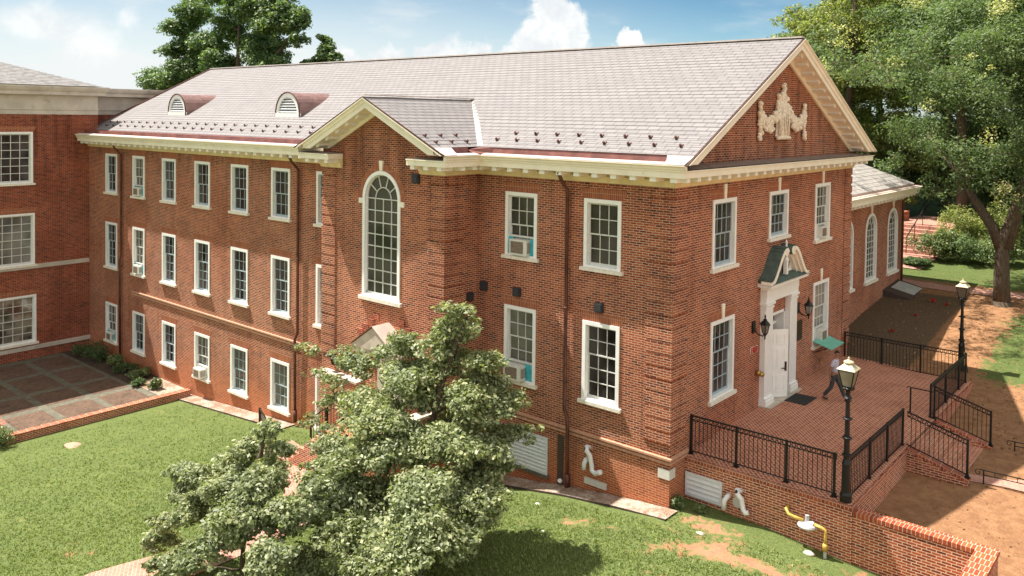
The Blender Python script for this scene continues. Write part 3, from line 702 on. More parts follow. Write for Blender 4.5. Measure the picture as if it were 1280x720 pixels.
# --- cornice round the whole block
c_ = MB()
BED = [(0, 9.17), (.06, 9.17), (.12, 9.30), (.12, 9.37), (0, 9.37)]
COR = [(0, 9.52), (0, 9.505), (.60, 9.505), (.60, 9.49), (.66, 9.49), (.66, 9.66), (.70, 9.67), (.70, 9.70), (0, 9.70)]
CYM = [(.62, 9.702), (.70, 9.702), (.73, 9.74), (.74, 9.79), (.80, 9.83), (.80, 9.86), (.62, 9.86)]
pA = [(WX0-.3, YF), (PX0, YF), (PX0, YP), (PX0+1.15, YP)]
pB = [(PX1-1.15, YP), (PX1, YP), (PX1, 0), (0, 0), (0, GY), (-.9, GY)]
for p in (pA, pB): c_.sweep(p, COR)
c_.sweep([(WX0-.3, YF), (PX0, YF), (PX0, YP-.70)], CYM); c_.sweep([(PX1, YP-.70), (PX1, 0), (.74, 0)], CYM)
c_.box(PX1-.01, PX1+.8, YP-.8, YP, 9.702, 9.86) if False else None
c_.build('cornice', 'cream_paint', bld)
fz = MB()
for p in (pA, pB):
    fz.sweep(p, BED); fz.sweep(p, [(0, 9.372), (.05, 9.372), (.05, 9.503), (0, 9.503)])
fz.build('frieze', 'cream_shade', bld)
m_ = MB()
def modillions(mb, p, q, pitch=.64, w=.2, start=.3, z0=9.36, z1=9.503, out=.53):
    p, q = Vector(p), Vector(q); L = (q-p).length; d = (q-p)/L; o = Vector((d.y, -d.x)); n = max(1, int(round((L-2*start)/pitch)))
    for k in range(n+1):
        c = p+d*(start+(L-2*start)*k/n)
        a = c+o*.05; e = c+o*(.05+out)
        mb.obox(((a.x+e.x)/2, (a.y+e.y)/2, (z0+z1)/2), (d.x*w/2, d.y*w/2, 0), ((e.x-a.x)/2, (e.y-a.y)/2, 0), (0, 0, (z1-z0)/2))
for a, b, st in (((WX0, YF), (PX0, YF), .3), ((PX0-.5, YP), (PX0+1.15, YP), .25), ((PX1-1.15, YP), (PX1+.5, YP), .2), ((PX1, YP), (PX1, 0), .25), ((PX1+.4, 0), (.45, 0), .15), ((0, -.4), (0, GY+.3), .15)):
    modillions(m_, a, b, start=st)
m_.split('modillion', 'white_paint', bld)

# --- raking cornices
def raking(mb_main, mb_mod, plane, pos, foot, apex, proj=.70, lo=-.02):
    """one slope of a pediment; foot/apex=(u,z) of the roof surface line; proj outward"""
    P = PT(plane, pos); fu, fz_ = foot; au, az = apex
    d = Vector((au-fu, az-fz_)); L = d.length; d /= L; n = Vector((-d.y, d.x))
    if n.y < 0: n = -n
    def at(out, nn, end):
        # end 0: horizontal cut at foot level, 1: plumb cut at the apex
        if end: s_ = (au-(fu+n.x*(nn-.03)))/d.x
        else: s_ = (fz_-.22-(fz_+n.y*nn))/d.y if False else (ER+.012-(fz_+n.y*(nn-.03)))/d.y
        return P(fu+n.x*(nn-.03)+d.x*s_, fz_+n.y*(nn-.03)+d.y*s_, out)
    def ext(mb, prof):
        m = len(prof); vs = [at(o, nn, 0) for o, nn in prof]+[at(o, nn, 1) for o, nn in prof]
        mb.add(vs, [tuple(range(m-1, -1, -1)), tuple(range(m, 2*m))]+[(i, (i+1) % m, (i+1) % m+m, i+m) for i in range(m)])
    p = proj
    ext(mb_main, [(0, -.30), (p-.06, -.30), (p-.06, -.32), (p, -.32), (p, -.17), (p+.04, -.15), (p+.06, -.06), (p+.12, -.03), (p+.12, 0), (0, 0)])
    ext(mb_main, [(0, -.46), (.07, -.46), (.12, -.38), (.12, -.302), (0, -.302)])
    k = 0; s_ = .45
    while s_ < L-.35:
        c = Vector((fu, fz_))+d*s_+n*(-.36)
        if c.y > ER+.1:
            a = Vector(P(c.x, c.y, .12)); e = Vector(P(c.x, c.y, p-.14)); dd = Vector(P(d.x, d.y, 0))-Vector(P(0, 0, 0)); nn = Vector(P(n.x, n.y, 0))-Vector(P(0, 0, 0))
            mb_mod.obox((a+e)/2, dd*.10, (e-a)/2, nn*.058)
        s_ += .62
    return
rk = MB(); rm = MB()
RF = -.25-(ROOFZ-ER)/SL; RA = ROOFZ+SL*(GY/2+.25)
raking(rk, rm, 'x', 0, (RF, ER), (GY/2, RA)); raking(rk, rm, 'x', 0, (GY-RF, ER), (GY/2, RA))
rk.build('raking_cornice', 'pale_cream', bld); rm.split('raking_modillion', 'white_paint', bld)
rk = MB(); rm = MB()
PAZ = 11.76; _ps = (PAZ-ROOFZ)/((PX1-PX0)/2+.22); PF = (PX0-.22-.25/_ps, PX1+.22+.25/_ps)
raking(rk, rm, 'y', YP, (PF[0], ER), (pk, PAZ)); raking(rk, rm, 'y', YP, (PF[1], ER), (pk, PAZ))
rk.build('raking_cornice', 'cream_paint', bld); rm.split('raking_modillion', 'white_paint', bld)
fl = MB()   # sloping lead flashings on the level cornices
fl.add([(.66, -.5, 9.73), (.66, GY+.5, 9.73), (.004, GY, 9.80), (.004, 0, 9.80)], [(0, 1, 2, 3)])
fl.add([(PX0-.6, YP-.69, 9.72), (PX0+1.17, YP-.69, 9.72), (PX0+1.17, YP-.004, 9.74), (PX0-.6, YP-.004, 9.74)], [(0, 1, 2, 3)])
fl.add([(PX1+.6, YP-.69, 9.72), (PX1-1.17, YP-.69, 9.72), (PX1-1.17, YP-.004, 9.74), (PX1+.6, YP-.004, 9.74)], [(0, 1, 2, 3)])
fl.split('flashing', 'dark_flashing', bld)

# --- roof: slate courses as real overlapping strips
def course_plane(mb, quad, n, lift=.011):
    """quad: eave a->b, ridge d<-c (a,b,c,d). strips each tilted a little and stepped"""
    a, b, c, d = map(Vector, quad); nr = (b-a).cross(d-a).normalized()
    if nr.z < 0: nr = -nr
    for k in range(n):
        t0, t1 = k/n, (k+1)/n
        p, q = a.lerp(d, t0), b.lerp(c, t0); r, s_ = b.lerp(c, t1), a.lerp(d, t1)
        mb.quad(p+nr*lift, q+nr*lift, r+nr*.001, s_+nr*.001); mb.quad(p, q, q+nr*lift, p+nr*lift)
RX0, RX1, RY = WX0-.75, .74, GY/2
def rz(y): return ROOFZ+SL*(y+.25)
RZ = rz(RY)
rf = MB()
YE1 = -.25; YE0 = -.80
n_c = 34
# south slope in three bays so the pavilion roof can die into it
course_plane(rf, [(PX1-.0, YE1, ROOFZ), (RX1, YE1, ROOFZ), (RX1, RY, RZ), (PX1-.0, RY, RZ)], n_c)
course_plane(rf, [(PX0, YE1, ROOFZ), (PX1, YE1, ROOFZ), (PX1, RY, RZ), (PX0, RY, RZ)], n_c)
course_plane(rf, [(RX0, YE1, ROOFZ), (PX0, YE1, ROOFZ), (PX0, RY, RZ), (RX0, RY, RZ)], n_c)
course_plane(rf, [(RX1, GY+.8, rz(GY-GY-.8)-.02), (RX0, GY+.8, rz(-.8)-.02), (RX0, RY, RZ), (RX1, RY, RZ)], n_c)
# pavilion roof
PYF = YP-.80; pyb = (PAZ-ROOFZ)/SL-.25+.05
for sx in (1, -1):
    ex = PX1+.22 if sx > 0 else PX0-.22
    ez = ROOFZ; yb0 = -.25
    A = (ex, PYF, ez); B = (ex, yb0, ez); Cc = (pk, pyb, PAZ); D = (pk, PYF, PAZ)
    course_plane(rf, [A, B, Cc, D], 16)
rf.build('roof', 'slate', bld)
r2 = MB()
r2.bar((RX0, RY, RZ+.02), (RX1, RY, RZ+.02), .3, .05); r2.bar((pk, PYF, PAZ+.06), (pk, pyb, PAZ+.06), .2, .04)
r2.build('ridge', 'slate_trim', bld)
# dark drip edge of the rakes
de = MB()
for s_ in (0, 1):
    y0 = RF if s_ == 0 else GY-RF; de.bar((RX1+.04, y0, ER-.01), (RX1+.04, RY, RZ-.01), .03, .03)
for s_ in (0, 1): de.bar((PF[s_], PYF, ER+.02), (pk, PYF, PAZ-.01), .04, .035)
de.bar((RX0-.02, YE0, ROOFZ-.22), (RX0-.02, RY, RZ+.0), .06, .12)
de.split('drip_edge', 'copper_pipe', bld)
# built-in gutter: pale lip, copper lining and the riser under the first slate
gl = MB(); cl = MB()
def gutter(p, q, o, ends=(0, 0)):
    """p,q plan points of the cornice edge line; o = inward direction"""
    p, q, o = Vector(p), Vector(q), Vector(o)
    def e(v, k, z): w = v+o*k; return (w.x, w.y, z)
    gl.quad(e(p, 0, 9.875), e(q, 0, 9.875), e(q, .27, 9.925), e(p, .27, 9.925))
    gl.quad(e(p, 0, 9.862), e(q, 0, 9.862), e(q, 0, 9.875), e(p, 0, 9.875))
    cl.quad(e(p, .27, 9.925), e(q, .27, 9.925), e(q, .33, 9.86), e(p, .33, 9.86)); cl.quad(e(p, .33, 9.86), e(q, .33, 9.86), e(q, .52, 9.90), e(p, .52, 9.90))
    cl.quad(e(p, .52, 9.90), e(q, .52, 9.90), e(q, .57, ROOFZ-.005), e(p, .57, ROOFZ-.005))
gutter((RX0+.3, YF-.80), (PX0-.80, YF-.80), (0, 1)); cl.quad((RX0+.1, YF-.3, 9.9), (PX0-.3, YF-.3, 9.9), (PX0-.3, YE1+.02, ROOFZ+.0), (RX0+.1, YE1+.02, ROOFZ+.0))
gutter((PX1+.80, -.80), (RX1, -.80), (0, 1)); gutter((PX1+.80, YP-.80), (PX1+.80, -.80), (-1, 0)); gutter((PX0-.80, YP-.80), (PX0-.80, YF-.80), (1, 0))
gl.add([(RX1-.55, -.80, 9.882), (RX1, -.80, 9.882), (RX1, -.23, ROOFZ+.012), (RX1-.85, -.23, ROOFZ+.004)], [(0, 1, 2, 3)])
gl.add([(PX1+.80, PYF, 9.884), (PX1+.80, PYF+.55, 9.884), (PX1+.22, PYF+.85, ROOFZ+.004), (PX1+.22, PYF, ROOFZ+.01)], [(0, 1, 2, 3)])
cl.add([(PX1+.21, -.82, 10.02), (PX1+.54, -.82, 9.90), (PX1+.85, -.28, 9.90), (PX1+.85, -.235, ROOFZ-.004), (PX1+.21, -.235, ROOFZ-.004)], [(0, 1, 2, 3), (0, 3, 4)])
gl.build('gutter_lip', 'copper_lip', bld); cl.build('gutter', 'copper', bld)
vl = MB()   # valley flashings
for ex in (PX1+.22, PX0-.22):
    a = Vector((ex, -.25, ROOFZ)); b = Vector((pk, pyb, PAZ)); sx = 1 if ex > pk else -1
    o = Vector((.17*sx, .02, .0)); vl.quad(a+Vector((0, 0, .028))-o*.35, a+o+Vector((0, 0, .03)), b+o+Vector((0, 0, .03)), b+Vector((0, 0, .028))-o*.3)
vl.split('valley_flashing', 'copper_light', bld)
# barrel dormers with louvres
def dormer(cx, w=1.86):
    y0 = 1.56; zb = rz(y0)-.02; r = w/2; H = 1.12
    K = 16; ft = []
    for k in range(K+1):
        a = pi*k/K; ft.append((cx-r*cos(a), zb+H*sin(a)**.85))
    sh = MB()
    for (x0, z0), (x1, z1) in zip(ft[:-1], ft[1:]):
        yb0 = (z0-ROOFZ)/SL-.25; yb1 = (z1-ROOFZ)/SL-.25
        sh.quad((x0, y0-.06, z0), (x1, y0-.06, z1), (x1, max(yb1, y0)+.02, z1), (x0, max(yb0, y0)+.02, z0))
        xi0, zi0 = cx+(x0-cx)*.86, zb+(z0-zb)*.86; xi1, zi1 = cx+(x1-cx)*.86, zb+(z1-zb)*.86
    o = sh.build('dormer', 'copper_dull', bld)
    fr = MB()
    for (x0, z0), (x1, z1) in zip(ft[:-1], ft[1:]):
        xi0, zi0 = cx+(x0-cx)*.80, zb+(z0-zb)*.80; xi1, zi1 = cx+(x1-cx)*.80, zb+(z1-zb)*.80
        fr.prism([(x0, y0-.07, z0), (x1, y0-.07, z1), (xi1, y0-.07, zi1), (xi0, y0-.07, zi0)], (0, .08, 0))
    fr.box(cx-r, cx+r, y0-.11, y0, zb-.02, zb+.17); fr.build('dormer_frame', 'frame_paint', o)
    lo = MB(); lo.poly([(cx+(x-cx)*.82, y0+.03, zb+(z-zb)*.82) for x, z in ft]); lo.build('louvre_backing', 'vent_dark', o)
    ll = MB()
    for k in range(6):
        z = zb+.22+k*.125; hh = (z-zb)/H/.80
        if hh >= 1: break
        hw = r*.79*sqrt(max(0, 1-(hh**(1/.85))**2)); ll.obox((cx, y0-.02, z), (hw, 0, 0), (0, .035, -.03), (0, .008, .012))
    ll.build('louvre', 'vent_white', o)
    rim = MB(); rim.tube([(x, y0-.08, z+.01) for x, z in ft], .035, 6); rim.build('dormer_rim', 'copper_pipe', o)
dormer(-31.0); dormer(-20.87)
# snow guards: two staggered rows, each its own small casting
sg = MB(); sg.obox((0, 0, .012), (.022, 0, 0), (0, .09, .045), (0, -.003, .006)); sg.ball((0, -.075, .035), (.048, .035, .05), 8, 5); sg.bar((0, -.01, .02), (0, -.07, .04), .025)
first = sg.build('snow_guard', 'copper_pipe', bld)
spots = []
for j, (yy, off) in enumerate(((.62, .45), (.20, .0))):
    for k in range(44):
        x = .3-.2-.87*k-off*.87
        if x < RX0+.6: break
        if PX0-.6 < x < PX1+.55-(.25 if j else 0): continue
        spots.append((x, yy, rz(yy)+.02, 0))
for j in range(2):
    for k in range(3):
        xx = PX1+.22-(.30+.42*j); spots.append((xx, -2.0+.72*k-.1*j, ROOFZ+(PX1+.22-xx)*(PAZ-ROOFZ)/(PX1+.22-pk)+.02, pi/2))
for k, (x, y, z, rz_) in enumerate(spots[:100]):
    o = first if k == 0 else copy_tree(first, bld)
    o.location = (x, y, z); o.rotation_euler = (0, 0, rz_)
# downspouts
def downspout(x, y, zbot, kx=0, kz=None, conductor=False):
    mb = MB(); y0 = y-.12
    pts = [(x-.05, y-.55, 9.45), (x, y-.45, 9.2), (x, y0, 8.85)]
    if kz is None: pts += [(x, y0, zbot)]
    else: pts += [(x, y0, kz+.25), (x+kx, y0-.03, kz), (x+kx, y0, zbot)]
    mb.tube(pts, .058, 8)
    for z in (7.6, 5.2, 2.9): mb.tube([(x, y0, z-.03), (x, y0, z+.03)], .072, 8)
    mb.tube([(pts[-1][0], y0, zbot), (pts[-1][0], y0, zbot+.5)], .085, 8)
    return mb.build('downspout', 'copper_pipe', bld, smooth=True)
downspout(-3.66, 0, -.5, .14, 1.75); downspout(-16.95, YF, -1.6, -.14, 1.85); downspout(-32.85, YF, -2.6, -.1, 3.2)
# flat dark sheet painted as the shadowed recess beside the front downspout
ch = MB(); ch.box(-4.0, -3.76, -.012, .0, -.6, 1.1); ch.build('recess_shade', 'steel_edge', bld)
# louvred grilles
def grille(name, parent, plane, pos, ua, ub, za, zb, n, frame=.07, lab=None):
    P = PT(plane, pos); mb = MB()
    mb.prism([P(ua, za, .004), P(ub, za, .004), P(ub, zb, .004), P(ua, zb, .004)], Vector(P(0, 0, .004))-Vector(P(0, 0, 0)))
    o = mb.build(name, 'vent_dark', parent)
    f = MB(); dd = .05; E_ = Vector(P(0, 0, dd))-Vector(P(0, 0, 0))
    for (a, b, c, d) in ((ua, ua+frame, za, zb), (ub-frame, ub, za, zb), (ua+frame, ub-frame, za, za+frame), (ua+frame, ub-frame, zb-frame, zb)):
        f.prism([P(a, c, .005), P(b, c, .005), P(b, d, .005), P(a, d, .005)], E_)
    f.build('grille_frame', 'vent_white', o)
    l = MB(); H = (zb-za-2*frame)/n
    for k in range(n):
        z = za+frame+H*k
        l.prism([P(ua+frame, z, .060), P(ua+frame, z+.02, .062), P(ua+frame, z+H*.93, .014), P(ua+frame, z+H*.93-.02, .010)], Vector(P(ub-ua-2*frame, 0, 0))-Vector(P(0, 0, 0)))
    l.build('blade', 'vent_white', o); return o
grille('vent_grille', bld, 'y', 0, -6.95, -4.38, -.32, .88, 9)
gb = MB(); gb.box(-7.0, -4.33, -.1, 0, -.42, -.325); gb.build('vent_sill', 'concrete', bld)

# --- portico
pt = empty('portico', (0, 0, 0), parent=bld)
def portico():
    Y0, Y1 = 5.98, 8.72; F = 1.42; T = 4.93
    for (a, b) in ((Y0, Y0+.62), (Y1-.62, Y1)):
        o = MB()
        o.box(.0, .19, a, b, F, T); o.box(0, .27, a-.03, b+.03, F, F+.17); o.box(0, .25, a-.015, b+.015, F+.17, F+.26)
        for k in range(6):
            y = a+.09+k*(b-a-.18)/5; o.box(.19, .205, y-.022, y+.022, F+.4, T-.28)
        o.box(0, .225, a-.02, b+.02, T-.22, T-.15); o.box(0, .26, a-.05, b+.05, T-.09, T)
        o.build('pilaster', 'door_paint', bld)
    e = MB(); D = .24
    e.box(0, D-.02, Y0-.02, Y1+.02, T, T+.20); e.box(0, D, Y0-.02, Y1+.02, T+.20, T+.5)
    def u_(prof): e.sweep([(0, Y0-.02), (0, Y0-.02001)], prof) if False else None
    e.sweep([(-.0, Y0-.02), (D, Y0-.02), (D, Y1+.02), (0, Y1+.02)], [(-.02, T+.5), (.04, T+.5), (.07, T+.56), (.24, T+.57), (.24, T+.63), (.29, T+.69), (-.02, T+.69)])
    e.build('entablature', 'door_paint', bld)
    C = (Y0+Y1)/2; Zc = T+.69
    # swan-neck pediment: S-curved halves, verdigris copper tops
    def curve(sgn):
        pts = []
        for k in range(13):
            t = k/12; y = 1.62*(1-t)+.30*t; z = .02+1.02*(t*t*(3-2*t))+.06*sin(pi*t*2)*-.5
            pts.append((C+sgn*y, Zc+z))
        return pts
    tymp = MB()
    body = [(C-1.45, Zc)]+[(y, z) for y, z in curve(-1)][1:]+[(C-.16, Zc+.55), (C-.28, Zc+.25), (C, Zc+.12), (C+.28, Zc+.25), (C+.16, Zc+.55)]+[(y, z) for y, z in reversed(curve(1))][:-1]+[(C+1.45, Zc)]
    # two halves so the opening stays clear
    for sg_ in (-1, 1):
        cv = curve(sg_); pts = [(C, Zc+.001)]+[(C+sg_*1.4, Zc+.001)]+cv[1:]+[(C+sg_*.28, Zc+.62), (C+sg_*.36, Zc+.35), (C+sg_*.22, Zc+.16), (C, Zc+.14)]
        for p, q in zip(pts[1:-1], pts[2:]): tymp.prism([(0, pts[0][0], pts[0][1]), (0, *p), (0, *q)], (.13, 0, 0))
        tymp.prism([(0, C+sg_*.30, Zc+.86), (0, C+sg_*.12, Zc+.86), (0, C+sg_*.10, Zc+.7), (0, C+sg_*.3, Zc+.66)], (.16, 0, 0))
    tymp.build('pediment_panel', 'door_paint', bld)
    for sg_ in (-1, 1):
        ov = MB(); ov.poly([(.136, C+sg_*.62+.10*cos(2*pi*k/14), Zc+.42+.19*sin(2*pi*k/14)) for k in range(14)]); ov.build('pediment_shade_oval', 'vent_dark', bld)  # flat dark discs painting shaded cutouts; the panel stays solid
    for sg_ in (-1, 1):
        gr = MB(); mo = MB()
        cv = curve(sg_)
        for (y0, z0), (y1, z1) in zip(cv[:-1], cv[1:]):
            d = Vector((y1-y0, z1-z0)); n = Vector((-d.y, d.x)).normalized(); n = n if n.y > 0 else -n
            def st(x0, x1, a, b, mb):
                mb.prism([(x0, y0+n.x*a, z0+n.y*a), (x0, y1+n.x*a, z1+n.y*a), (x0, y1+n.x*b, z1+n.y*b), (x0, y0+n.x*b, z0+n.y*b)], (x1-x0, 0, 0))
            st(0, .48, .07, .115, gr); st(.12, .50, -.06, .068, mo); st(.12, .40, -.14, -.062, mo); st(.12, .28, -.22, -.142, mo)
        yb, zb2 = cv[-1]
        mo.tube([(.13, yb, zb2-.08), (.46, yb, zb2-.08)], .15, 14)
        gr.tube([(.0, yb, zb2-.08), (.44, yb, zb2-.08)], .155, 14)
        gr.build('pediment_roof', 'verdigris', bld); mo.build('pediment_moulding', 'pale_cream', bld)
    fl2 = MB(); fl2.add([(.53, C-1.58, Zc+.004), (.53, C+1.58, Zc+.004), (.135, C+1.4, Zc+.14), (.135, C-1.4, Zc+.14)], [(0, 1, 2, 3)]); fl2.build('pediment_flashing', 'verdigris', bld)
    fi = MB(); fi.lathe((.3, C, Zc+.62), [(.10, 0), (.10, .05), (.05, .09), (.04, .17), (.10, .25), (.12, .34), (.08, .42), (.04, .46), (.03, .58), (.04, .64), (.01, .72)], 14); fi.box(.23, .36, C-.065, C+.065, Zc+.14, Zc+.62); fi.build('finial', 'door_paint', bld, smooth=False)
    # door step, jambs, transom and vestibule behind
    stp = MB(); stp.box(-.35, .42, Y0-.05, Y1+.06, F-.18, F); stp.build('door_step', 'concrete_pale', bld)
    j = MB(); a, b = 6.62, 8.08
    j.box(-.5, 0, a, a+.08, F, 4.38); j.box(-.5, 0, b-.08, b, F, 4.38); j.box(-.5, 0, a, b, 4.3, 4.39); j.box(-.42, -.3, a, b, 3.82, 3.92)
    j.build('door_jamb', 'door_paint', bld)
    v = MB(); v.box(-2.5, -.501, a-.2, b+.2, F-.02, 4.4); v.build('vestibule', 'ac_grille', bld)
    tg = MB(); tg.quad((-.36, a, 3.92), (-.36, b, 3.92), (-.36, b, 4.3), (-.36, a, 4.3)); tg.build('transom', 'glass', bld)
    # panelled leaf standing open on its left hinge
    leaf = MB(); Wd, Hd = .98, 2.38
    leaf.box(0, Wd, -.022, .022, 0, Hd)
    for (x0, x1) in ((.12, .44), (.54, .86)):
        for (z0, z1) in ((.2, .78), (.92, 1.72), (1.86, 2.22)):
            for (p, q, r, s_) in ((x0, x1, z0, z0+.025), (x0, x1, z1-.025, z1), (x0, x0+.025, z0+.025, z1-.025), (x1-.025, x1, z0+.025, z1-.025)):
                leaf.box(p, q, -.036, -.023, r, s_)
            leaf.box(x0+.06, x1-.06, -.032, -.023, z0+.06, z1-.06)
    o2 = leaf.build('door', 'door_paint', bld); o2.location = (-.26, 6.74, F+.02); o2.rotation_euler = (0, 0, R(50))
    h = MB(); h.box(Wd-.13, Wd-.05, -.045, -.024, .92, 1.24); h.bar((Wd-.09, -.06, 1.02), (Wd-.26, -.08, 1.02), .025); h.build('handle', 'bronze_plaque', o2)
portico()
bpy.data.objects.remove(pt)

# --- carved relief in the gable
def relief():
    mb = MB(); C = 7.35
    prof = [(.30, 10.47), (.44, 10.50), (.50, 10.58), (.46, 10.66), (.43, 10.9), (.44, 11.2), (.45, 11.5), (.47, 11.66), (.40, 11.72), (.44, 11.80), (.36, 11.9), (.16, 11.96)]
    K = 12; vs = []
    for w, z in prof:
        for k in range(K+1): a = pi*k/K; vs.append((.02+.13*sin(a)*(w/.45), C+.25-.25-w*cos(a), z))
    m = K+1
    mb.add(vs, [(i*m+k, i*m+k+1, (i+1)*m+k+1, (i+1)*m+k) for i in range(len(prof)-1) for k in range(K)])
    r_ = random.Random(5)
    for k in range(16):     # draped folds and foot scroll
        y = C-.42+k*.056; mb.tube([(.13+.03*sin(k), y, 10.6), (.15+.03*sin(k*2.), y+.01, 11.1), (.12, C+(y-C)*.9, 11.65)], .026, 6)
    for k in range(9): mb.ball((.12, C-.48+k*.12, 10.50+.02*(k % 2)), (.08, .085, .07), 8, 5)
    for y, z, r in ((C-.10, 12.02, .11), (C+.02, 12.12, .12), (C+.1, 12.22, .09), (C-.03, 12.30, .075), (C+.08, 12.36, .07), (C-.36, 11.9, .1), (C-.42, 11.98, .07), (C+.34, 11.86, .1), (C-.44, 11.62, .11), (C+.44, 11.6, .1), (C-.05, 11.92, .16), (C+.1, 11.95, .13)):
        mb.ball((.08, y, z), (.09, r, r), 9, 6)
    for sg_ in (-1, 1):     # swags of fruit and the hanging drops
        P0 = Vector((C+sg_*.42, 11.55)); P2 = Vector((C+sg_*1.75, 11.25)); P1 = Vector((C+sg_*1.15, 10.55))
        for k in range(17):
            t = k/16; p = P0*(1-t)**2+P1*2*t*(1-t)+P2*t*t; w = .12+.14*sin(pi*t)
            for _ in range(9): mb.ball((.09+r_.uniform(-.03, .05), p.x+r_.uniform(-1, 1)*w*.8, p.y+r_.uniform(-1, 1)*w*.9), r_.uniform(.055, .095), 7, 5)
        for k in range(13):
            z = 11.66-k*.098; w = .13*(1-.5*abs(sin(k*.9)))
            for _ in range(4): mb.ball((.08+r_.uniform(0, .04), C+sg_*1.9+r_.uniform(-1, 1)*w, z+r_.uniform(-.03, .03)), r_.uniform(.05, .085), 7, 5)
    return mb.build('relief_carving', 'relief_plaster', bld, smooth=True)
relief()

# ------------------------------------------------------------------ rear wing
wing = empty('rear_brick_wing', (0, GY, 0), label='lower brick wing with tall arched windows behind the gable end', cat='building')
wp = (0, -GY, 0)
XR = -1.4; WY1 = 27.35; WE = 7.62
class off:  # parts are placed in world coordinates, so undo the parent's offset
    pass
def under(o, par): o.parent = par; o.location = o.location-par.location; return o
mb = MB(); AW = [(17.72, 19.42, 3.2, 6.56, True), (21.22, 22.93, 3.2, 6.56, True), (24.77, 26.46, 3.2, 6.56, True)]
wall(mb, 'x', XR, GY-.01, WY1, -.5, WE-.2, AW); mb.quad((XR, WY1, -.5), (-14, WY1, -.5), (-14, WY1, WE-.2), (XR, WY1, WE-.2))
under(mb.build('wall', 'brick_side'), wing)
for a in AW:
    o = arch_window(None, 'x', XR, *a[:4], 4, 8, ears=False); under(o, wing)
mb = MB(); p = [(XR, GY+.0), (XR, WY1), (-14, WY1)]; dz = WE-9.86
mb.sweep(p, [(a, b+dz) for a, b in COR]); mb.sweep(p, [(a, b+dz) for a, b in CYM]); mb.sweep(p, [(a, b+dz) for a, b in BED]); mb.sweep(p, [(0, 9.372+dz), (.05, 9.372+dz), (.05, 9.503+dz), (0, 9.503+dz)]); under(mb.build('cornice', 'pale_cream'), wing)
mb = MB(); modillions(mb, (XR, GY+.1), (XR, WY1+.4), z0=9.375+dz, z1=9.503+dz, pitch=.55); modillions(mb, (XR+.4, WY1), (-5, WY1), z0=9.375+dz, z1=9.503+dz)
for o in mb.split('modillion', 'white_paint', None): under(o, wing)
mb = MB(); ex, ey = XR+.45, WY1+.45; k = .5; rise = 4.6
course_plane(mb, [(ex, GY-.0, WE+.14), (ex, ey, WE+.14), (ex-rise*2, ey-rise*2, WE+.14+rise*2*k), (ex-rise*2, GY, WE+.14+rise*2*k)], 34)
course_plane(mb, [(ex, ey, WE+.14), (ex-20, ey, WE+.14), (ex-20+0, ey-rise*2, WE+.14+rise*2*k), (ex-rise*2, ey-rise*2, WE+.14+rise*2*k)], 34)
under(mb.build('roof', 'slate_plain'), wing)
mb = MB(); mb.box(ex-.02, ex+.25, GY, ey+.25, WE+.002, WE+.04); mb.quad((ex, GY, WE+.04), (ex, ey, WE+.04), (ex-.02, ey, WE+.15), (ex-.02, GY, WE+.15)); under(mb.build('gutter', 'copper_light'), wing)
mb = MB(); mb.tube([(XR+.5, WY1-.35, WE-.3), (XR+.14, WY1-.4, WE-.8), (XR+.14, WY1-.4, 1.6)], .06, 8); under(mb.build('downspout', 'copper_pipe', smooth=True), wing)
# cellar bulkhead
mb = MB(); bx0, by0 = XR+.002, 24.2
mb.add([(bx0, by0, 1.7), (bx0+1.35, by0, 1.7), (bx0+1.35, by0+2.6, 1.95), (bx0, by0+2.6, 1.95), (bx0, by0, 2.42), (bx0+1.35, by0, 2.12), (bx0+1.35, by0+2.6, 2.3), (bx0, by0+2.6, 2.62)], [(0, 1, 5, 4), (1, 2, 6, 5), (2, 3, 7, 6), (4, 5, 6, 7)])
o = mb.build('cellar_bulkhead', 'steel_edge'); tag(o, 'cellar bulkhead with a pale metal lid at the foot of the rear wing', 'cellar hatch')
mb = MB(); mb.obox((bx0+.72, by0+1.6, 2.385), (.56, 0, -.12), (0, .75, .055), (.004, 0, .012)); mb.build('lid', 'galvanised', o)

# ------------------------------------------------------------------ left building
lb = empty('neighbouring_brick_building', (-37, -4, -2.5), label='brick building with pale stone entablature at the left edge', cat='building')
LX = -37.0
def lput(mb, name, m, **k): return under(mb.build(name, m, **k), lb)
mb = MB(); LW = [(-6.05, -3.50, 7.25, 10.0), (-6.05, -3.42, 2.85, 5.62), (-6.05, -3.36, -1.38, 1.20), (-11.0, -8.4, 7.25, 10.0), (-11.0, -8.4, 2.85, 5.62), (-11.0, -8.4, -1.38, 1.20)]
wall(mb, 'x', LX, -13.5, -.1, -3.2, 10.95, LW)
wall(mb, 'y', -13.5, LX-18, LX, -3.2, 10.95)
mb.quad((LX, -.1, -3), (LX-1.7, -.1, -3), (LX-1.7, -.1, 10.95), (LX, -.1, 10.95)); mb.quad((LX-1.7, -.1, -3), (LX-1.7, 14, -3), (LX-1.7, 14, 10.95), (LX-1.7, -.1, 10.95))
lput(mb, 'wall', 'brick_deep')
for n_, (a, b, c, d) in enumerate(LW):
    o = window(None, 'x', LX, a, b, c, d, 5, 6, 'sash_white', 'glass_reflect' if n_ % 3 == 2 else ('glass_blind' if n_ % 3 == 1 else 'glass'), cas=.11, mun=.034); under(o, lb)
    if n_ % 3 == 1 or n_ % 3 == 2:
        cu = MB()
        pass
mb = MB(); pl = [(LX-16, -13.5), (LX, -13.5), (LX, -.1), (LX-1.7, -.1), (LX-1.7, 14)]
mb.sweep(pl, [(-.3, 10.95), (.02, 10.95), (.02, 11.18), (.06, 11.2), (.06, 11.28), (.01, 11.30), (.01, 11.98), (-.3, 11.98)])
mb.sweep(pl, [(-.3, 11.98), (.10, 11.98), (.34, 12.02), (.34, 12.18), (.42, 12.28), (.48, 12.42), (.48, 12.50), (-.3, 12.52)])
lput(mb, 'entablature', 'entablature')
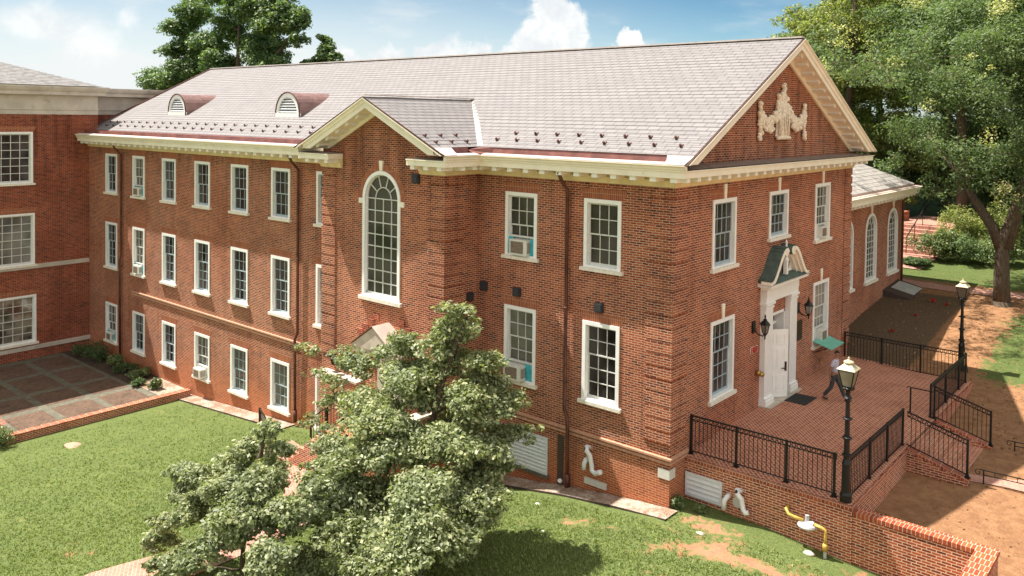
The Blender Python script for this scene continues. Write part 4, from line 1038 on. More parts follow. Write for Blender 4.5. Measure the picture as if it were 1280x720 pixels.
mb = MB()
for zz in (2.62, -1.78): mb.sweep([(LX-10, -13.5), (LX, -13.5), (LX, -.1)], [(0, zz), (.07, zz), (.07, zz+.2), (0, zz+.22)])
for o in mb.split('belt_course', 'entablature', None): under(o, lb)
mb = MB(); ex, ey0, ey1 = LX+.46, -13.9, -.0
course_plane(mb, [(ex, ey0, 12.53), (ex, ey1, 12.53), (ex-7, ey1-7, 12.53+2.35), (ex-7, ey0+7, 12.53+2.35)], 26)
course_plane(mb, [(ex, ey1, 12.53), (ex-16, ey1, 12.53), (ex-16, ey1-7, 12.53+2.35), (ex-7, ey1-7, 12.53+2.35)], 26)
course_plane(mb, [(ex-16, ey0, 12.53), (ex, ey0, 12.53), (ex-7, ey0+7, 12.53+2.35), (ex-16, ey0+7, 12.53+2.35)], 26)
lput(mb, 'roof', 'slate_dark')

# ------------------------------------------------------------------ terrace, its walls and steps
ter = empty('brick_terrace', (2.4, 7, 0), label='raised red brick terrace with steps outside the portico door', cat='terrace')
def tput(mb, name, m): return under(mb.build(name, m), ter)
TX, TY0, TY1, TZ = 4.78, .92, 14.35, 1.22
mb = MB()
nx_, ny_ = 8, 16; vs = []
for i in range(nx_+1):
    for j in range(ny_+1):
        x = .0+(TX-.02-.0)*i/nx_; y = TY0+.02+(TY1-.04-TY0)*j/ny_
        z = TZ+.02+.15*min(1, max(0, (y-1.2)/2.5))*(1-.75*x/TX); vs.append((x, y, z))
m = ny_+1; mb.add(vs, [(i*m+j, (i+1)*m+j, (i+1)*m+j+1, i*m+j+1) for i in range(nx_) for j in range(ny_)])
tput(mb, 'floor', 'paver_terrace')
mb = MB()
SY0, SY1 = 6.1, 9.0
mb.box(.003, TX, TY0, TY0+.34, -1.5, TZ-.11); mb.box(TX-.34, TX, TY0+.341, SY0, -1.5, TZ-.11); mb.box(TX-.34, TX, SY1, TY1, -.5, TZ-.11); mb.box(.003, TX-.341, TY1-.34, TY1, -.5, TZ-.11)
mb.box(TX-.34, TX, SY0+.001, SY1-.001, -.5, TZ-.06)
# cheek walls of the steps
for y in (SY0-.30, SY1):
    mb.prism([(TX+.001, y, -.3), (6.42, y, -.3), (6.42, y, .72), (TX+.001, y, TZ-.02)], (0, .30, 0))
tput(mb, 'retaining_wall', 'brick_low')
mb = MB()
mb.box(.003, TX+.02, TY0-.02, TY0+.36, TZ-.109, TZ+.012); mb.box(TX-.36, TX+.02, TY0+.361, SY0-.0, TZ-.109, TZ+.012); mb.box(TX-.36, TX+.02, SY1, TY1+.02, TZ-.109, TZ+.012); mb.box(.003, TX-.361, TY1-.36, TY1+.02, TZ-.109, TZ+.012)
for y in (SY0-.31, SY1-.01): mb.prism([(TX+.022, y, TZ-.018), (6.45, y, .722), (6.45, y, .79), (TX+.022, y, TZ+.06)], (0, .32, 0))
for o in mb.split('coping', 'brick_cap', None): under(o, ter)
mb = MB(); n = 4
for k in range(n): mb.box(TX+.36*(n-k-1)+.001, TX+.36*(n-k), SY0+.001, SY1-.001, -.2, .62+(k+1)*(TZ-.62)/(n+1))
for o in mb.split('step', 'brick_low', None): under(o, ter)
grille('vent_grille', None, 'y', TY0, .04, 1.2, .12, .80, 4)
o = bpy.data.objects['vent_grille.001'] if 'vent_grille.001' in bpy.data.objects else None
if o: under(o, ter)
# garden wall continuing beyond the terrace and turning towards the lawn
gw = empty('garden_wall', (6.4, 1.1, 0), label='low L-shaped red brick garden wall with brick coping beside the orange yard', cat='garden wall')
mb = MB(); GZ = 1.08
mb.box(TX+.002, 7.62, TY0+.04, TY0+.36, -1.6, GZ-.1); mb.box(7.62, 8.02, -9, TY0+.36, -2, GZ-.1)
under(mb.build('wall', 'brick_low'), gw)
mb = MB(); mb.box(TX+.022, 7.60, TY0+.02, TY0+.40, GZ-.099, GZ+.01); mb.box(7.60, 8.05, -9.02, TY0+.40, GZ-.099, GZ+.01); under(mb.build('coping', 'brick_cap'), gw)
# path from the steps
mb = MB(); mb.add([(6.2, 6.2, .625), (7.2, 6.45, .635), (16, 7.3, .50), (16, 9.6, .52), (7.2, 9.1, .66), (6.2, 8.9, .65)], [(0, 1, 2, 3, 4, 5)]); tag(mb.build('path', 'paver_path'), kind='structure')

# ------------------------------------------------------------------ iron railings
def railing(p0, p1, posts, label, h=1.15, z0=None, z1=None, group='black iron railings round the terrace', frieze=True, curl=False, pitch=.125):
    p0, p1 = Vector(p0), Vector(p1); base = p0.copy()
    root = empty('iron_railing', base, label=label, cat='railing', group=group)
    d = p1-p0; L = Vector((d.x, d.y)).length; u = Vector((d.x/L, d.y/L, 0)); dz = d.z/L
    def at(s_, z): return Vector((u.x*s_, u.y*s_, dz*s_+z))
    for s_ in posts:
        mb = MB(); c = at(s_*L, 0); mb.box(c.x-.03, c.x+.03, c.y-.03, c.y+.03, c.z, c.z+h+.03); mb.box(c.x-.075, c.x+.075, c.y-.075, c.y+.075, c.z, c.z+.03); mb.box(c.x-.045, c.x+.045, c.y-.045, c.y+.045, c.z+.03, c.z+.10)
        mb.build('post', 'black_iron', root)
    mb = MB(); mb.bar(at(0, h), at(L, h), .05, .03); mb.bar(at(0, .1), at(L, .1), .03, .025)
    if frieze: mb.bar(at(0, h-.13), at(L, h-.13), .03, .02)
    mb.build('rail', 'black_iron', root)
    mb = MB(); n = int(L/pitch)
    for k in range(1, n):
        s_ = L*k/n; mb.bar(at(s_, .1), at(s_, h-(.13 if frieze else 0)), .016, .016)
    mb.build('balusters', 'black_iron', root)
    if frieze:
        mb = MB(); n = int(L/.135); r = .052
        for k in range(n):
            c = at(L*(k+.5)/n, h-.064); K = 10
            pts = [c+u*r*cos(2*pi*j/K)+Vector((0, 0, r*sin(2*pi*j/K))) for j in range(K+1)]
            mb.tube(pts, .012, 4, cap=False)
        mb.build('ring_frieze', 'black_iron', root)
    return root
RZ_ = TZ+.012
railing((.06, 1.16, RZ_), (4.30, 1.16, RZ_), (0, .335, .68, .985), 'black iron railing along the front edge of the terrace above the grille')
railing((4.60, 1.25, RZ_), (4.60, 5.98, RZ_), (.34, .67, 1), 'black iron railing on the terrace edge between the near lamp post and the steps')
railing((4.60, 9.15, RZ_), (4.60, 14.1, RZ_), (0, .4, .78, 1), 'black iron railing on the terrace edge beyond the steps')
railing((.1, 14.15, RZ_+.02), (4.5, 14.15, RZ_), (0, .33, .66), 'black iron railing across the far end of the terrace')
railing((4.72, 5.96, RZ_+.02), (6.38, 5.96, .80), (1,), 'sloping black iron handrail on the near side of the steps', h=1.1)
railing((4.72, 9.14, RZ_+.02), (6.38, 9.14, .80), (0, 1), 'sloping black iron handrail on the far side of the steps', h=1.1)
def low_rail(p0, p1, label):
    p0, p1 = Vector(p0), Vector(p1); root = empty('path_handrail', p0, label=label, cat='handrail', group='low iron handrails along the path')
    d = (p1-p0); L = d.length; u = d/L; h = .42
    for s_ in (.12, L*.5, L):
        mb = MB(); c = u*s_; mb.bar(c+Vector((0, 0, -.1)), c+Vector((0, 0, h)), .035); mb.build('post', 'black_iron', root)
    mb = MB(); mb.bar(Vector((0, 0, h)), u*L+Vector((0, 0, h)), .04, .02); mb.bar(Vector((.12, 0, h-.13)), u*L+Vector((0, 0, h-.13)), .02)
    for k in range(int(L/.28)+1): mb.bar(u*(.12+k*.28)+Vector((0, 0, h-.13)), u*(.12+k*.28)+Vector((0, 0, h)), .016)
    mb.build('rail', 'black_iron', root)
    mb = MB(); pts = [Vector((0, 0, h))+u*(-.02-.09*sin(t)*(1-t/9))+Vector((0, 0, -.09+.09*cos(t)*(1-t/9))) for t in [k*.4 for k in range(16)]]; mb.tube(pts, .012, 5); mb.build('scroll', 'black_iron', root)
low_rail((6.62, 6.30, .60), (12.2, 6.9, .52), 'low scroll-ended iron handrail on the near edge of the path')
low_rail((6.9, 9.35, .62), (12.5, 9.9, .54), 'low iron handrail on the far edge of the path')
mb = MB(); mb.bar((4.0, 9.05, RZ_), (4.0, 9.05, RZ_+.95), .045); mb.bar((4.02, 9.05, RZ_+.95), (4.7, 9.05, RZ_+.95), .04, .03); mb.tube([(4.02, 9.05, RZ_+.95), (3.93, 9.05, RZ_+.98), (3.88, 9.05, RZ_+.92)], .016, 6)
tag(mb.build('hand_rail', 'black_iron'), 'short iron grab rail standing at the head of the steps', 'handrail')

# ------------------------------------------------------------------ lamp posts
def lamp_post(x, y, z, H, label):
    root = empty('lamp_post', (x, y, z), label=label, cat='lamp post', group='black lamp posts with square lanterns')
    mb = MB(); mb.lathe((0, 0, 0), [(.15, 0), (.15, .2), (.115, .26), (.105, .95), (.12, 1.0), (.078, 1.12), (.07, 1.6), (.085, 1.63), (.068, 1.68), (.052, H-1.35), (.11, H-1.3), (.06, H-1.24), (.06, H-1.12)], 14)
    for z_ in (1.2, 1.65, 2.15): mb.lathe((0, 0, z_), [(.10, 0), (.125, .015), (.125, .04), (.10, .055)], 14)
    mb.lathe((0, 0, H-1.12), [(.05, 0), (.15, .05), (.17, .09), (.12, .13)], 14)
    for s_ in (-1, 1): mb.tube([(0, s_*.02, H-1.06), (0, s_*.22, H-1.02), (0, s_*.24, H-.95)], .014, 6)
    mb.build('pole', 'black_iron', root)
    la = MB(); zb = H-.98; w0, w1, hh = .115, .195, .40
    fr = MB()
    for sx, sy in ((1, 1), (1, -1), (-1, -1), (-1, 1)):
        fr.bar((sx*w0, sy*w0, zb), (sx*w1, sy*w1, zb+hh), .025)
    fr.box(-w0-.015, w0+.015, -w0-.015, w0+.015, zb-.03, zb); fr.box(-w1-.02, w1+.02, -w1-.02, w1+.02, zb+hh, zb+hh+.025)
    head = fr.build('lantern', 'black_iron', root)
    g = MB()
    cs = [(1, 1), (-1, 1), (-1, -1), (1, -1)]
    for (a, b) in zip(cs, cs[1:]+cs[:1]): g.quad((a[0]*w0, a[1]*w0, zb), (b[0]*w0, b[1]*w0, zb), (b[0]*w1, b[1]*w1, zb+hh), (a[0]*w1, a[1]*w1, zb+hh))
    g.build('pane', 'lamp_glass', head)
    t = MB(); t.lathe((0, 0, zb+hh+.026), [(.325, 0), (.325, .02), (.12, .15), (.11, .16)], 4, pi/4); t.lathe((0, 0, zb+hh+.18), [(.11, 0), (.135, .025), (.125, .05), (.05, .09), (.025, .11), (.03, .14), (.01, .17)], 12)
    t.build('lamp_cap', 'lamp_brass_top', head)
    return root
lamp_post(4.56, 1.10, TZ+.012, 4.02, 'tall black lamp post at the front corner of the terrace')
lamp_post(3.95, 16.4, 1.1, 3.95, 'black lamp post standing in the yard beyond the far terrace railing')
mb = MB(); mb.tube([(4.25, 16.2, 1.1), (4.1, 16.3, 1.9), (4.0, 16.38, 2.6)], .02, 6); tag(mb.build('support_brace', 'black_iron'), 'thin dark brace leaning on the far lamp post', 'brace')

# wall lanterns
def wall_lantern(y, z, label):
    root = empty('wall_lantern', (0.0, y, z), label=label, cat='wall lantern', group='black coach lanterns beside the door')
    mb = MB(); mb.box(.002, .05, -.11, .11, -.18, .20); mb.tube([(.05, 0, -.05), (.16, 0, -.20), (.34, 0, -.24), (.42, 0, -.12)], .022, 6); mb.build('bracket', 'black_iron', root)
    mb = MB(); mb.lathe((.42, 0, -.12), [(.02, -.22), (.03, -.1), (.08, -.02), (.10, 0)], 6)
    for k in range(6): a = pi/3*k; mb.bar((.42+.09*cos(a), .09*sin(a), -.12), (.42+.15*cos(a), .15*sin(a), .16), .016)
    mb.lathe((.42, 0, .16), [(.19, 0), (.15, .06), (.06, .14), (.07, .17), (.02, .2), (.035, .26), (.008, .34)], 6)
    cage = mb.build('lantern', 'black_iron', root)
    mb = MB(); mb.lathe((.42, 0, -.118), [(.085, 0), (.14, .275)], 6); mb.build('pane', 'lamp_glass', cage)
    return root
wall_lantern(5.42, 4.2, 'black coach lantern on the brick left of the white door'); wall_lantern(9.22, 4.2, 'black coach lantern on the brick right of the portico, above the plaque')
mb = MB(); mb.box(.003, .03, 9.05, 9.68, 3.0, 3.72); mb.box(.03, .034, 9.1, 9.63, 3.05, 3.67)
tag(mb.build('wall_plaque', 'bronze_plaque'), 'dark bronze plaque on the brick wall right of the portico', 'plaque')
def text(name, s_, size, m, loc, rot, extr=.004):
    cu = bpy.data.curves.new(name, 'FONT'); cu.body = s_; cu.size = size; cu.extrude = extr; cu.align_x = 'CENTER'; cu.align_y = 'CENTER'; cu.offset = .006
    o = bpy.data.objects.new(name, cu); COL.objects.link(o); o.data.materials.append(MATS[m]); o.location = loc; o.rotation_euler = rot
    dg = bpy.context.evaluated_depsgraph_get(); me = bpy.data.meshes.new_from_object(o.evaluated_get(dg)); me.materials.clear(); me.materials.append(MATS[m])
    o2 = bpy.data.objects.new(name, me); COL.objects.link(o2); o2.location = loc; o2.rotation_euler = rot; bpy.data.objects.remove(o); bpy.data.curves.remove(cu)
    return o2
sgn = empty('fire_connection_sign', (.0, 5.5, 3.42), label='small red and white FDC sign on the brick left of the door', cat='sign')
t = text('lettering', 'FDC', .30, 'white_paint', (.014, 0, 0), (pi/2, 0, pi/2)); t.parent = sgn
t = text('lettering', 'FDC', .27, 'red_paint', (.021, 0, 0), (pi/2, 0, pi/2)); t.parent = sgn
mb = MB(); mb.tube([(0, 5.72, 2.6), (.16, 5.72, 2.6)], .09, 12); mb.tube([(.12, 5.72, 2.6), (.26, 5.66, 2.57)], .06, 10); mb.tube([(.12, 5.72, 2.6), (.26, 5.80, 2.57)], .06, 10)
tag(mb.build('hose_connection', 'brass', smooth=True), 'brass fire hose connection on the brick below the FDC sign', 'hose connection')
mb = MB(); mb.tube([(0, 11.6, 1.75), (.06, 11.6, 1.75)], .06, 10); mb.tube([(.05, 11.6, 1.72), (.1, 11.6, 1.66)], .03, 8)
tag(mb.build('hose_bib', 'brass'), 'small brass hose bib low on the brick behind the walking man', 'tap')
mb = MB(); mb.add([(.42, 7.15, TZ+.155), (1.15, 7.2, TZ+.145), (1.15, 8.25, TZ+.145), (.42, 8.2, TZ+.155), (.42, 7.15, TZ+.175), (1.15, 7.2, TZ+.165), (1.15, 8.25, TZ+.165), (.42, 8.2, TZ+.175)], [(0, 1, 2, 3), (4, 5, 6, 7), (0, 1, 5, 4), (1, 2, 6, 5), (2, 3, 7, 6), (3, 0, 4, 7)])
tag(mb.build('door_mat', 'rubber'), 'black rubber door mat in front of the white door', 'door mat')
# ------------------------------------------------------------------ window air conditioners
def air_con(plane, pos, ua, ub, za, label, w=.62, h=.42, foam=True, off=0, out=.17):
    root = empty('window_air_conditioner', PT(plane, pos)((ua+ub)/2+off, za+.06, 0), 0 if plane == 'y' else pi/2, label, 'air conditioner', 'air conditioners in the lower sashes')
    b = MB(); b.box(-w/2, w/2, -out, .2, 0, h); b.build('housing', 'ac_body', root)
    g = MB(); g.box(-w/2+.06, w/2-.14, -out-.012, -out-.001, .06, h-.06); g.build('grille', 'ac_grille', root)
    s_ = MB()
    for k in range(5): s_.box(w/2+.001, w/2+.008, -out+.05+k*.05, -out+.075+k*.05, .08, h-.08)
    s_.build('side_slots', 'ac_grille', root)
    f = MB(); iw = (ub-ua)/2-.12
    f.box(-iw-off, -w/2-.001, .02, .07, 0, h+.06); f.box(w/2+.001, iw-off, .02, .07, 0, h+.06); f.split('side_panel', 'teal_board' if foam else 'sash_white', root)
    r_ = MB(); r_.box(-iw-off, iw-off, .01, .075, h+.06, h+.12); r_.build('sash_rail', 'sash_white', root)
    return root
def wA(i, r): a, b = wl[i]; return a, b, rowz[r][0]
air_con('y', YF, *wA(1, 0), 'air conditioner in the top-floor window beside the far left downspout')
air_con('y', YF, *wA(1, 1), 'air conditioner in the middle-floor window right of the far left downspout')
air_con('y', YF, *wA(0, 2), 'air conditioner in the shaded ground-floor window left of the far downspout')
air_con('y', YF, *wA(3, 2), 'air conditioner jutting from the sunlit ground-floor window of the long wing', foam=False, out=.30)
air_con('y', 0, -6.28, -4.94, 6.56, 'air conditioner with teal panels in the upper window left of the front downspout', w=.72, h=.5)
air_con('y', 0, -6.28, -4.94, 2.46, 'air conditioner with teal panel in the lower window left of the front downspout', w=.7, h=.48, off=-.12, out=.26)
air_con('x', 0, 10.73, 12.29, 6.54, 'air conditioner in the upper right window of the gable end', foam=False, w=.6, out=.12)
air_con('x', 0, 10.73, 12.35, 2.46, 'air conditioner above the mint green board right of the door', foam=False, w=.62, h=.5, out=.2)
mb = MB(); mb.obox((.40, 11.40, 2.58), (.36, 0, -.10), (0, .68, .0), (.003, 0, .013)); o = mb.build('lettered_board', 'mint_board'); tag(o, 'mint green board with dark lettering leaning out below the window right of the door', 'board')
mb = MB()
for k, (u_, w_2) in enumerate(((10.86, .07), (10.98, .03), (11.07, .09), (11.22, .05), (11.34, .08), (11.50, .04), (11.60, .07))):
    x_ = .10+.02*(k % 3); mb.obox((x_+.07, u_, 2.58-(x_-.33)*.278+.0), (.045+.01*(k % 2), 0, -.0125), (0, w_2*.5, 0), (.001, 0, .003))
mb.build('lettering', 'paper_dark', o)
mb = MB(); mb.bar((.02, 10.95, 2.2), (.62, 10.95, 2.50), .03); mb.bar((.02, 11.9, 2.2), (.62, 11.9, 2.50), .03); mb.build('bracket', 'black_iron', o)

# speakers / alarm boxes on the brick
def wall_box(x, y, z, plane, label, s_=.145):
    root_mb = MB(); P = PT(plane, y if plane == 'y' else x); u = x if plane == 'y' else y
    c = P(u, z, .05); e = Vector(P(1, 0, 0))-Vector(P(0, 0, 0)); n = Vector(P(0, 0, 1))-Vector(P(0, 0, 0))
    root_mb.obox(c, e*s_, Vector((0, 0, s_)), n*.047); root_mb.obox(Vector(c)+n*.06, e*s_*.75, Vector((0, 0, s_*.75)), n*.012)
    tag(root_mb.build('wall_vent', 'vent_dark'), label, 'vent', 'black square vents on the brick')
wall_box(-2.47, 0, 5.38, 'y', 'black square vent between the two right-hand front windows'); wall_box(-5.73, 0, 5.38, 'y', 'black square vent between the two windows left of the front downspout')
wall_box(-7.2, 0, 5.38, 'y', 'black square vent beside the inside corner of the front wing', .15); wall_box(PX1, -.42, 5.02, 'x', 'black square vent on the return of the pavilion beside the tree top', .14)
wall_box(-8.87, YP, 9.0, 'y', 'black box under the right cornice return, beside the arched window', .16)
# plastic flue pipes
def pipes(name, segs, label, m='pvc', cat='pipe', r=.062):
    mb = MB()
    for pts in segs: mb.tube(pts, r, 10); 
    o = mb.build(name, m, smooth=True); tag(o, label, cat); return o
o = pipes('vent_pipe', [[(-2.72, 0, 1.02), (-2.74, -.2, 1.08), (-2.70, -.27, 1.0), (-2.62, -.2, .86), (-2.58, -.14, .5), (-2.56, -.16, .40), (-2.42, -.18, .34), (-2.26, -.22, .44), (-2.18, -.24, .48)], [(-2.78, 0, .66), (-2.80, -.14, .66), (-2.84, -.17, .56), (-2.86, -.17, .36)]], 'white plastic flue pipes bending out of the brick right of the front downspout', cat='flue pipe', r=.075)
mb = MB(); mb.tube([(-2.765, -.235, 1.02), (-2.78, -.262, 1.03)], .05, 10); mb.build('pipe_opening', 'vent_dark', o)
o = pipes('vent_pipe', [[(1.78, TY0, .74), (1.74, TY0-.22, .80), (1.76, TY0-.26, .72), (1.86, TY0-.2, .60), (1.90, TY0-.16, .30), (1.98, TY0-.18, .22), (2.06, TY0-.16, .26)], [(1.42, TY0, .50), (1.42, TY0-.16, .50), (1.36, TY0-.2, .40), (1.34, TY0-.2, .14)]], 'white plastic flue pipes beside the grille under the terrace railing', cat='flue pipe', r=.072)
mb = MB(); mb.tube([(1.75, TY0-.255, .775), (1.735, TY0-.275, .785)], .048, 10); mb.build('pipe_opening', 'vent_dark', o)
mb = MB(); mb.tube([(1.66, TY0-.003, .36), (1.66, TY0-.02, .36)], .15, 12); tag(mb.build('pipe_plate', 'meter_grey'), 'round grey wall plate between the white flue pipes', 'wall plate')
# gas meter
gm = empty('gas_regulator', (3.75, TY0-.25, .4), label='yellow gas pipe with grey disc regulator on the terrace wall', cat='gas regulator')
mb = MB(); mb.tube([(-.62, .24, .34), (-.60, .02, .34), (-.52, -.03, .24), (-.36, 0, .20), (-.12, 0, .19)], .045, 10); mb.tube([(.15, 0, .17), (.38, 0, .14), (.46, 0, .10), (.47, 0, -.02), (.46, 0, -.42)], .042, 10); mb.lathe((.46, 0, -.42), [(.07, 0), (.075, .12), (.055, .18)], 10); mb.build('pipe', 'yellow_pipe', gm, smooth=True)
mb = MB(); mb.lathe((-.02, 0, .05), [(.06, -.03), (.23, .0), (.25, .04), (.23, .08), (.06, .12)], 18); mb.tube([(-.02, 0, .12), (-.02, 0, .36)], .055, 10); mb.tube([(-.02, 0, .18), (.16, 0, .17)], .06, 10); mb.build('regulator', 'meter_grey', gm)
mb = MB(); mb.lathe((.46, 0, -.62), [(.045, 0), (.045, .2)], 8); mb.build('riser', 'meter_grey', gm)
mb = MB(); mb.box(-2.92, -2.12, -.06, -.002, -.12, .07); tag(mb.build('stone_lintel', 'white_marble'), 'pale stone block low on the brick below the flue pipes', 'stone block')
mb = MB(); mb.ball((-3.8, -.12, -.30), (.085, .08, .07), 10, 6); tag(mb.build('condensate_cap', 'pvc', smooth=True), 'small round white cap at the foot of the front downspout', 'pipe cap')
# pebbles and stones lying on the lawn
def stone(x, y, r, label, m='white_marble', flat=.35):
    mb = MB(); z = float(lawn_h(np.array(x), np.array(y))); r_ = random.Random(int(x*100)); mb.ball((0, 0, 0), (r, r*.7, r*flat), 10, 6)
    mb.v = [(v[0]*r_.uniform(.85, 1.15), v[1]*r_.uniform(.85, 1.15), v[2]) for v in mb.v]
    tag(mb.build('stone', m, smooth=True, loc=(x, y, z+r*flat*.2)), label, 'stone', 'loose stones on the grass')
stone(-22.9, -7.1, .45, 'flat tan stone lying in the middle of the left lawn', 'stone_tan', .08)
stone(-3.55, -1.55, .09, 'white stone on the grass below the flue pipes'); stone(-2.2, -3.0, .05, 'small white stone alone on the front lawn'); stone(3.85, .55, .16, 'pale stone in the grass below the gas pipe', 'concrete_pale'); stone(1.35, -.65, .13, 'pink stone on the bare clay right of the corner', 'concrete_pale', .2)
# red marker flags in the yard
for x, y, s_, lab in ((.5, 19.2, .14, 'red flower tuft nearest the far terrace railing'), (.9, 24.3, .17, 'largest red flower tuft beside the cellar hatch'), (1.6, 24.1, .11, 'small red flower tuft left of the far lamp lantern'), (.8, 21.8, .08, 'tiny red flower tuft in the middle of the shaded bed')):
    mb = MB(); z = float(yard_h(np.array(x), np.array(y))); rr = random.Random(int(y*9))
    for k in range(14):
        a = rr.uniform(0, 6.28); l = s_*rr.uniform(.5, 1); c = Vector((l*cos(a), l*sin(a), s_*rr.uniform(.3, 1.3))); mb.quad((0, 0, s_*.3), c+Vector((.05, 0, 0)), c*1.2+Vector((0, 0, .04)), c+Vector((0, .05, .03)))
    tag(mb.build('flower_tuft', 'red_paint', loc=(x, y, z)), lab, 'flowers', 'red flowers in the shaded yard')

# ------------------------------------------------------------------ courtyard on the left
def pave(name, x0, x1, y0, y1, z, m): 
    mb = MB(); mb.quad((x0, y0, z), (x1, y0, z), (x1, y1, z), (x0, y1, z)); return tag(mb.build(name, m), kind='structure')
cz = -2.28
cy = empty('brick_courtyard', (-31, -4.5, cz), label='sunken courtyard of brick panels and concrete bands by the left building', cat='courtyard')
def cput(mb, name, m): return under(mb.build(name, m), cy)
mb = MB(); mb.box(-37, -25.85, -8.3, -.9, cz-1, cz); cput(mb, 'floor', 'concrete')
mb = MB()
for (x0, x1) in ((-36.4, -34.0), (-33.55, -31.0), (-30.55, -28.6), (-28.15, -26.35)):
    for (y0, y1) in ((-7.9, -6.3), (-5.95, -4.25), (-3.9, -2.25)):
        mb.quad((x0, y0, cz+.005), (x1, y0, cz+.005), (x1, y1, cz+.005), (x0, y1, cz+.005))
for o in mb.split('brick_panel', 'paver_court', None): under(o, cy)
mb = MB(); mb.box(-25.85, -25.5, -8.6, -.70, cz-.9, cz+.10); cput(mb, 'kerb', 'brick_low')
mb = MB(); mb.box(-25.87, -25.48, -8.62, -.68, cz+.101, cz+.16); cput(mb, 'coping', 'brick_cap')
mb = MB(); mb.quad((-37, -2.05, cz+.012), (-28.2, -2.05, cz+.012), (-27.2, -.56, cz+.012), (-37, -.56, cz+.012)); tag(mb.build('planting_bed', 'mulch'), kind='structure')
mb = MB(); mb.quad((-28.6, -1.9, cz+.016), (-25.86, -1.9, cz+.016), (-25.86, -.56, cz+.016), (-28.6, -.56, cz+.016)); tag(mb.build('gravel_strip', 'gravel'), kind='structure')

# ------------------------------------------------------------------ porch in front of the pavilion
po = empty('brick_porch', (-11.2, -2.3, -1.5), label='brick porch with pale coping below the arched window, half hidden by the tree', cat='porch')
def pput(mb, name, m): return under(mb.build(name, m), po)
mb = MB(); mb.box(-13.70, -11.55, -1.98, YP-.001, -2.5, 1.50); mb.box(-11.55, -8.3, -3.4, YP-.001, -2.5, .2); mb.box(-8.3, -7.9, -3.4, YP-.001, -2.5, 1.2); pput(mb, 'wall', 'brick')
mb = MB(); mb.box(-13.74, -11.5, -2.02, YP-.001, 1.501, 1.58); mb.box(-8.34, -7.86, -3.44, YP-.001, 1.201, 1.28)
for o in mb.split('coping', 'concrete_pale', None): under(o, po)
mb = MB()
for k in range(6): mb.box(-13.6+.32*k, -13.6+.32*(k+1)-.001 if k < 5 else -11.551, -3.4, -1.981, -2.6, -1.2+.23*k)
for o in mb.split('step', 'brick_low', None): under(o, po)
mb = MB(); mb.box(-10.75, -9.3, YP-.06, YP-.001, .2, 2.6); pput(mb, 'door', 'door_paint')
hood = MB(); hood.prism([(-11.4, YP-.001, 3.05), (-9.0, YP-.001, 3.05), (-10.2, YP-.001, 3.85)], (0, -.75, 0)); hood.box(-11.35, -9.05, YP-.72, YP-.002, 2.85, 3.045)
pput(hood, 'hood', 'concrete_pale')
mb = MB()
for sg_ in (-1, 1): mb.add([(-10.2, YP-.8, 3.90), (-10.2+sg_*1.32, YP-.8, 3.02), (-10.2+sg_*1.32, YP, 3.02), (-10.2, YP, 3.90)], [(0, 1, 2, 3)])
pput(mb, 'hood_roof', 'copper_light')
mb = MB()
for k in range(4): mb.box(-11.9+.3*k, -11.6+.3*k, YP-.05, YP-.001, 3.2+.22*k, 3.42+.22*k); mb.box(-8.8-.3*k, -8.5-.3*k, YP-.05, YP-.001, 3.2+.22*k, 3.42+.22*k)
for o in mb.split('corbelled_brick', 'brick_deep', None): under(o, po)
mb = MB(); mb.box(-13.5, -13.2, YP-.30, YP-.002, 2.15, 2.2); mb.lathe((-12.9, YP-.3, 1.95), [(.1, 0), (.14, .2), (.16, .22), (.04, .34)], 8); tag(mb.build('porch_lantern', 'black_iron'), 'black lantern on the pavilion brick left of the porch hood', 'wall lantern')
def ramp_rail(p0, p1, label, n=2): return railing(p0, p1, tuple(k/n for k in range(n+1)), label, h=.95, group='iron railings by the porch steps', frieze=False, pitch=.16)
ramp_rail((-17.6, -2.0, -1.75), (-14.4, -3.4, -1.55), 'iron railing by the path left of the porch, seen through the tree')
ramp_rail((-13.9, -2.2, -1.2), (-12.0, -2.2, .1), 'sloping iron railing against the porch wall')
strip('path', [(-15.8, -2.5), (-14.2, -2.9), (-12, -4.0)], .7, lawn_h, .045, 'paver_path')

# ------------------------------------------------------------------ far brick stairs and yard details
fs = empty('garden_stairs', (-3, 34, 2.9), label='wide brick garden stairs with a curving side wall beyond the rear wing', cat='stairs')
def fput(mb, name, m): return under(mb.build(name, m), fs)
mb = MB()
for k in range(8): mb.box(-4.6, -1.1, 33.6+.5*k, 34.1+.5*k-.001, 2.2, 3.0+.2*k)
for o in mb.split('step', 'paver_path', None): under(o, fs)
mb = MB(); pth = [(-4.9, 33.2, 3.4), (-4.9, 35.5, 4.1), (-4.7, 37.5, 4.95), (-4.2, 39.2, 5.1)]
for a, b in zip(pth[:-1], pth[1:]): mb.prism([(a[0], a[1], 2), (b[0], b[1], 2), b, a], (-.35, .1, 0))
fput(mb, 'side_wall', 'brick_cap')
mb = MB()
mb.bar((-2.9, 33.8, 4.0), (-2.9, 37.4, 5.4), .05); 
for k in range(3): mb.bar((-2.9, 33.8+1.8*k, 3.0+.7*k), (-2.9, 33.8+1.8*k, 4.0+.7*k), .04)
fput(mb, 'handrail', 'black_iron')
strip('path', [(-3.0, 30.4), (-2.9, 33.6)], 1.8, yard_h, .05, 'paver_path')
mb = MB(); mb.box(-4.6, -.9, 37.601, 43, 3.4, 4.46); fput(mb, 'landing', 'paver_path')
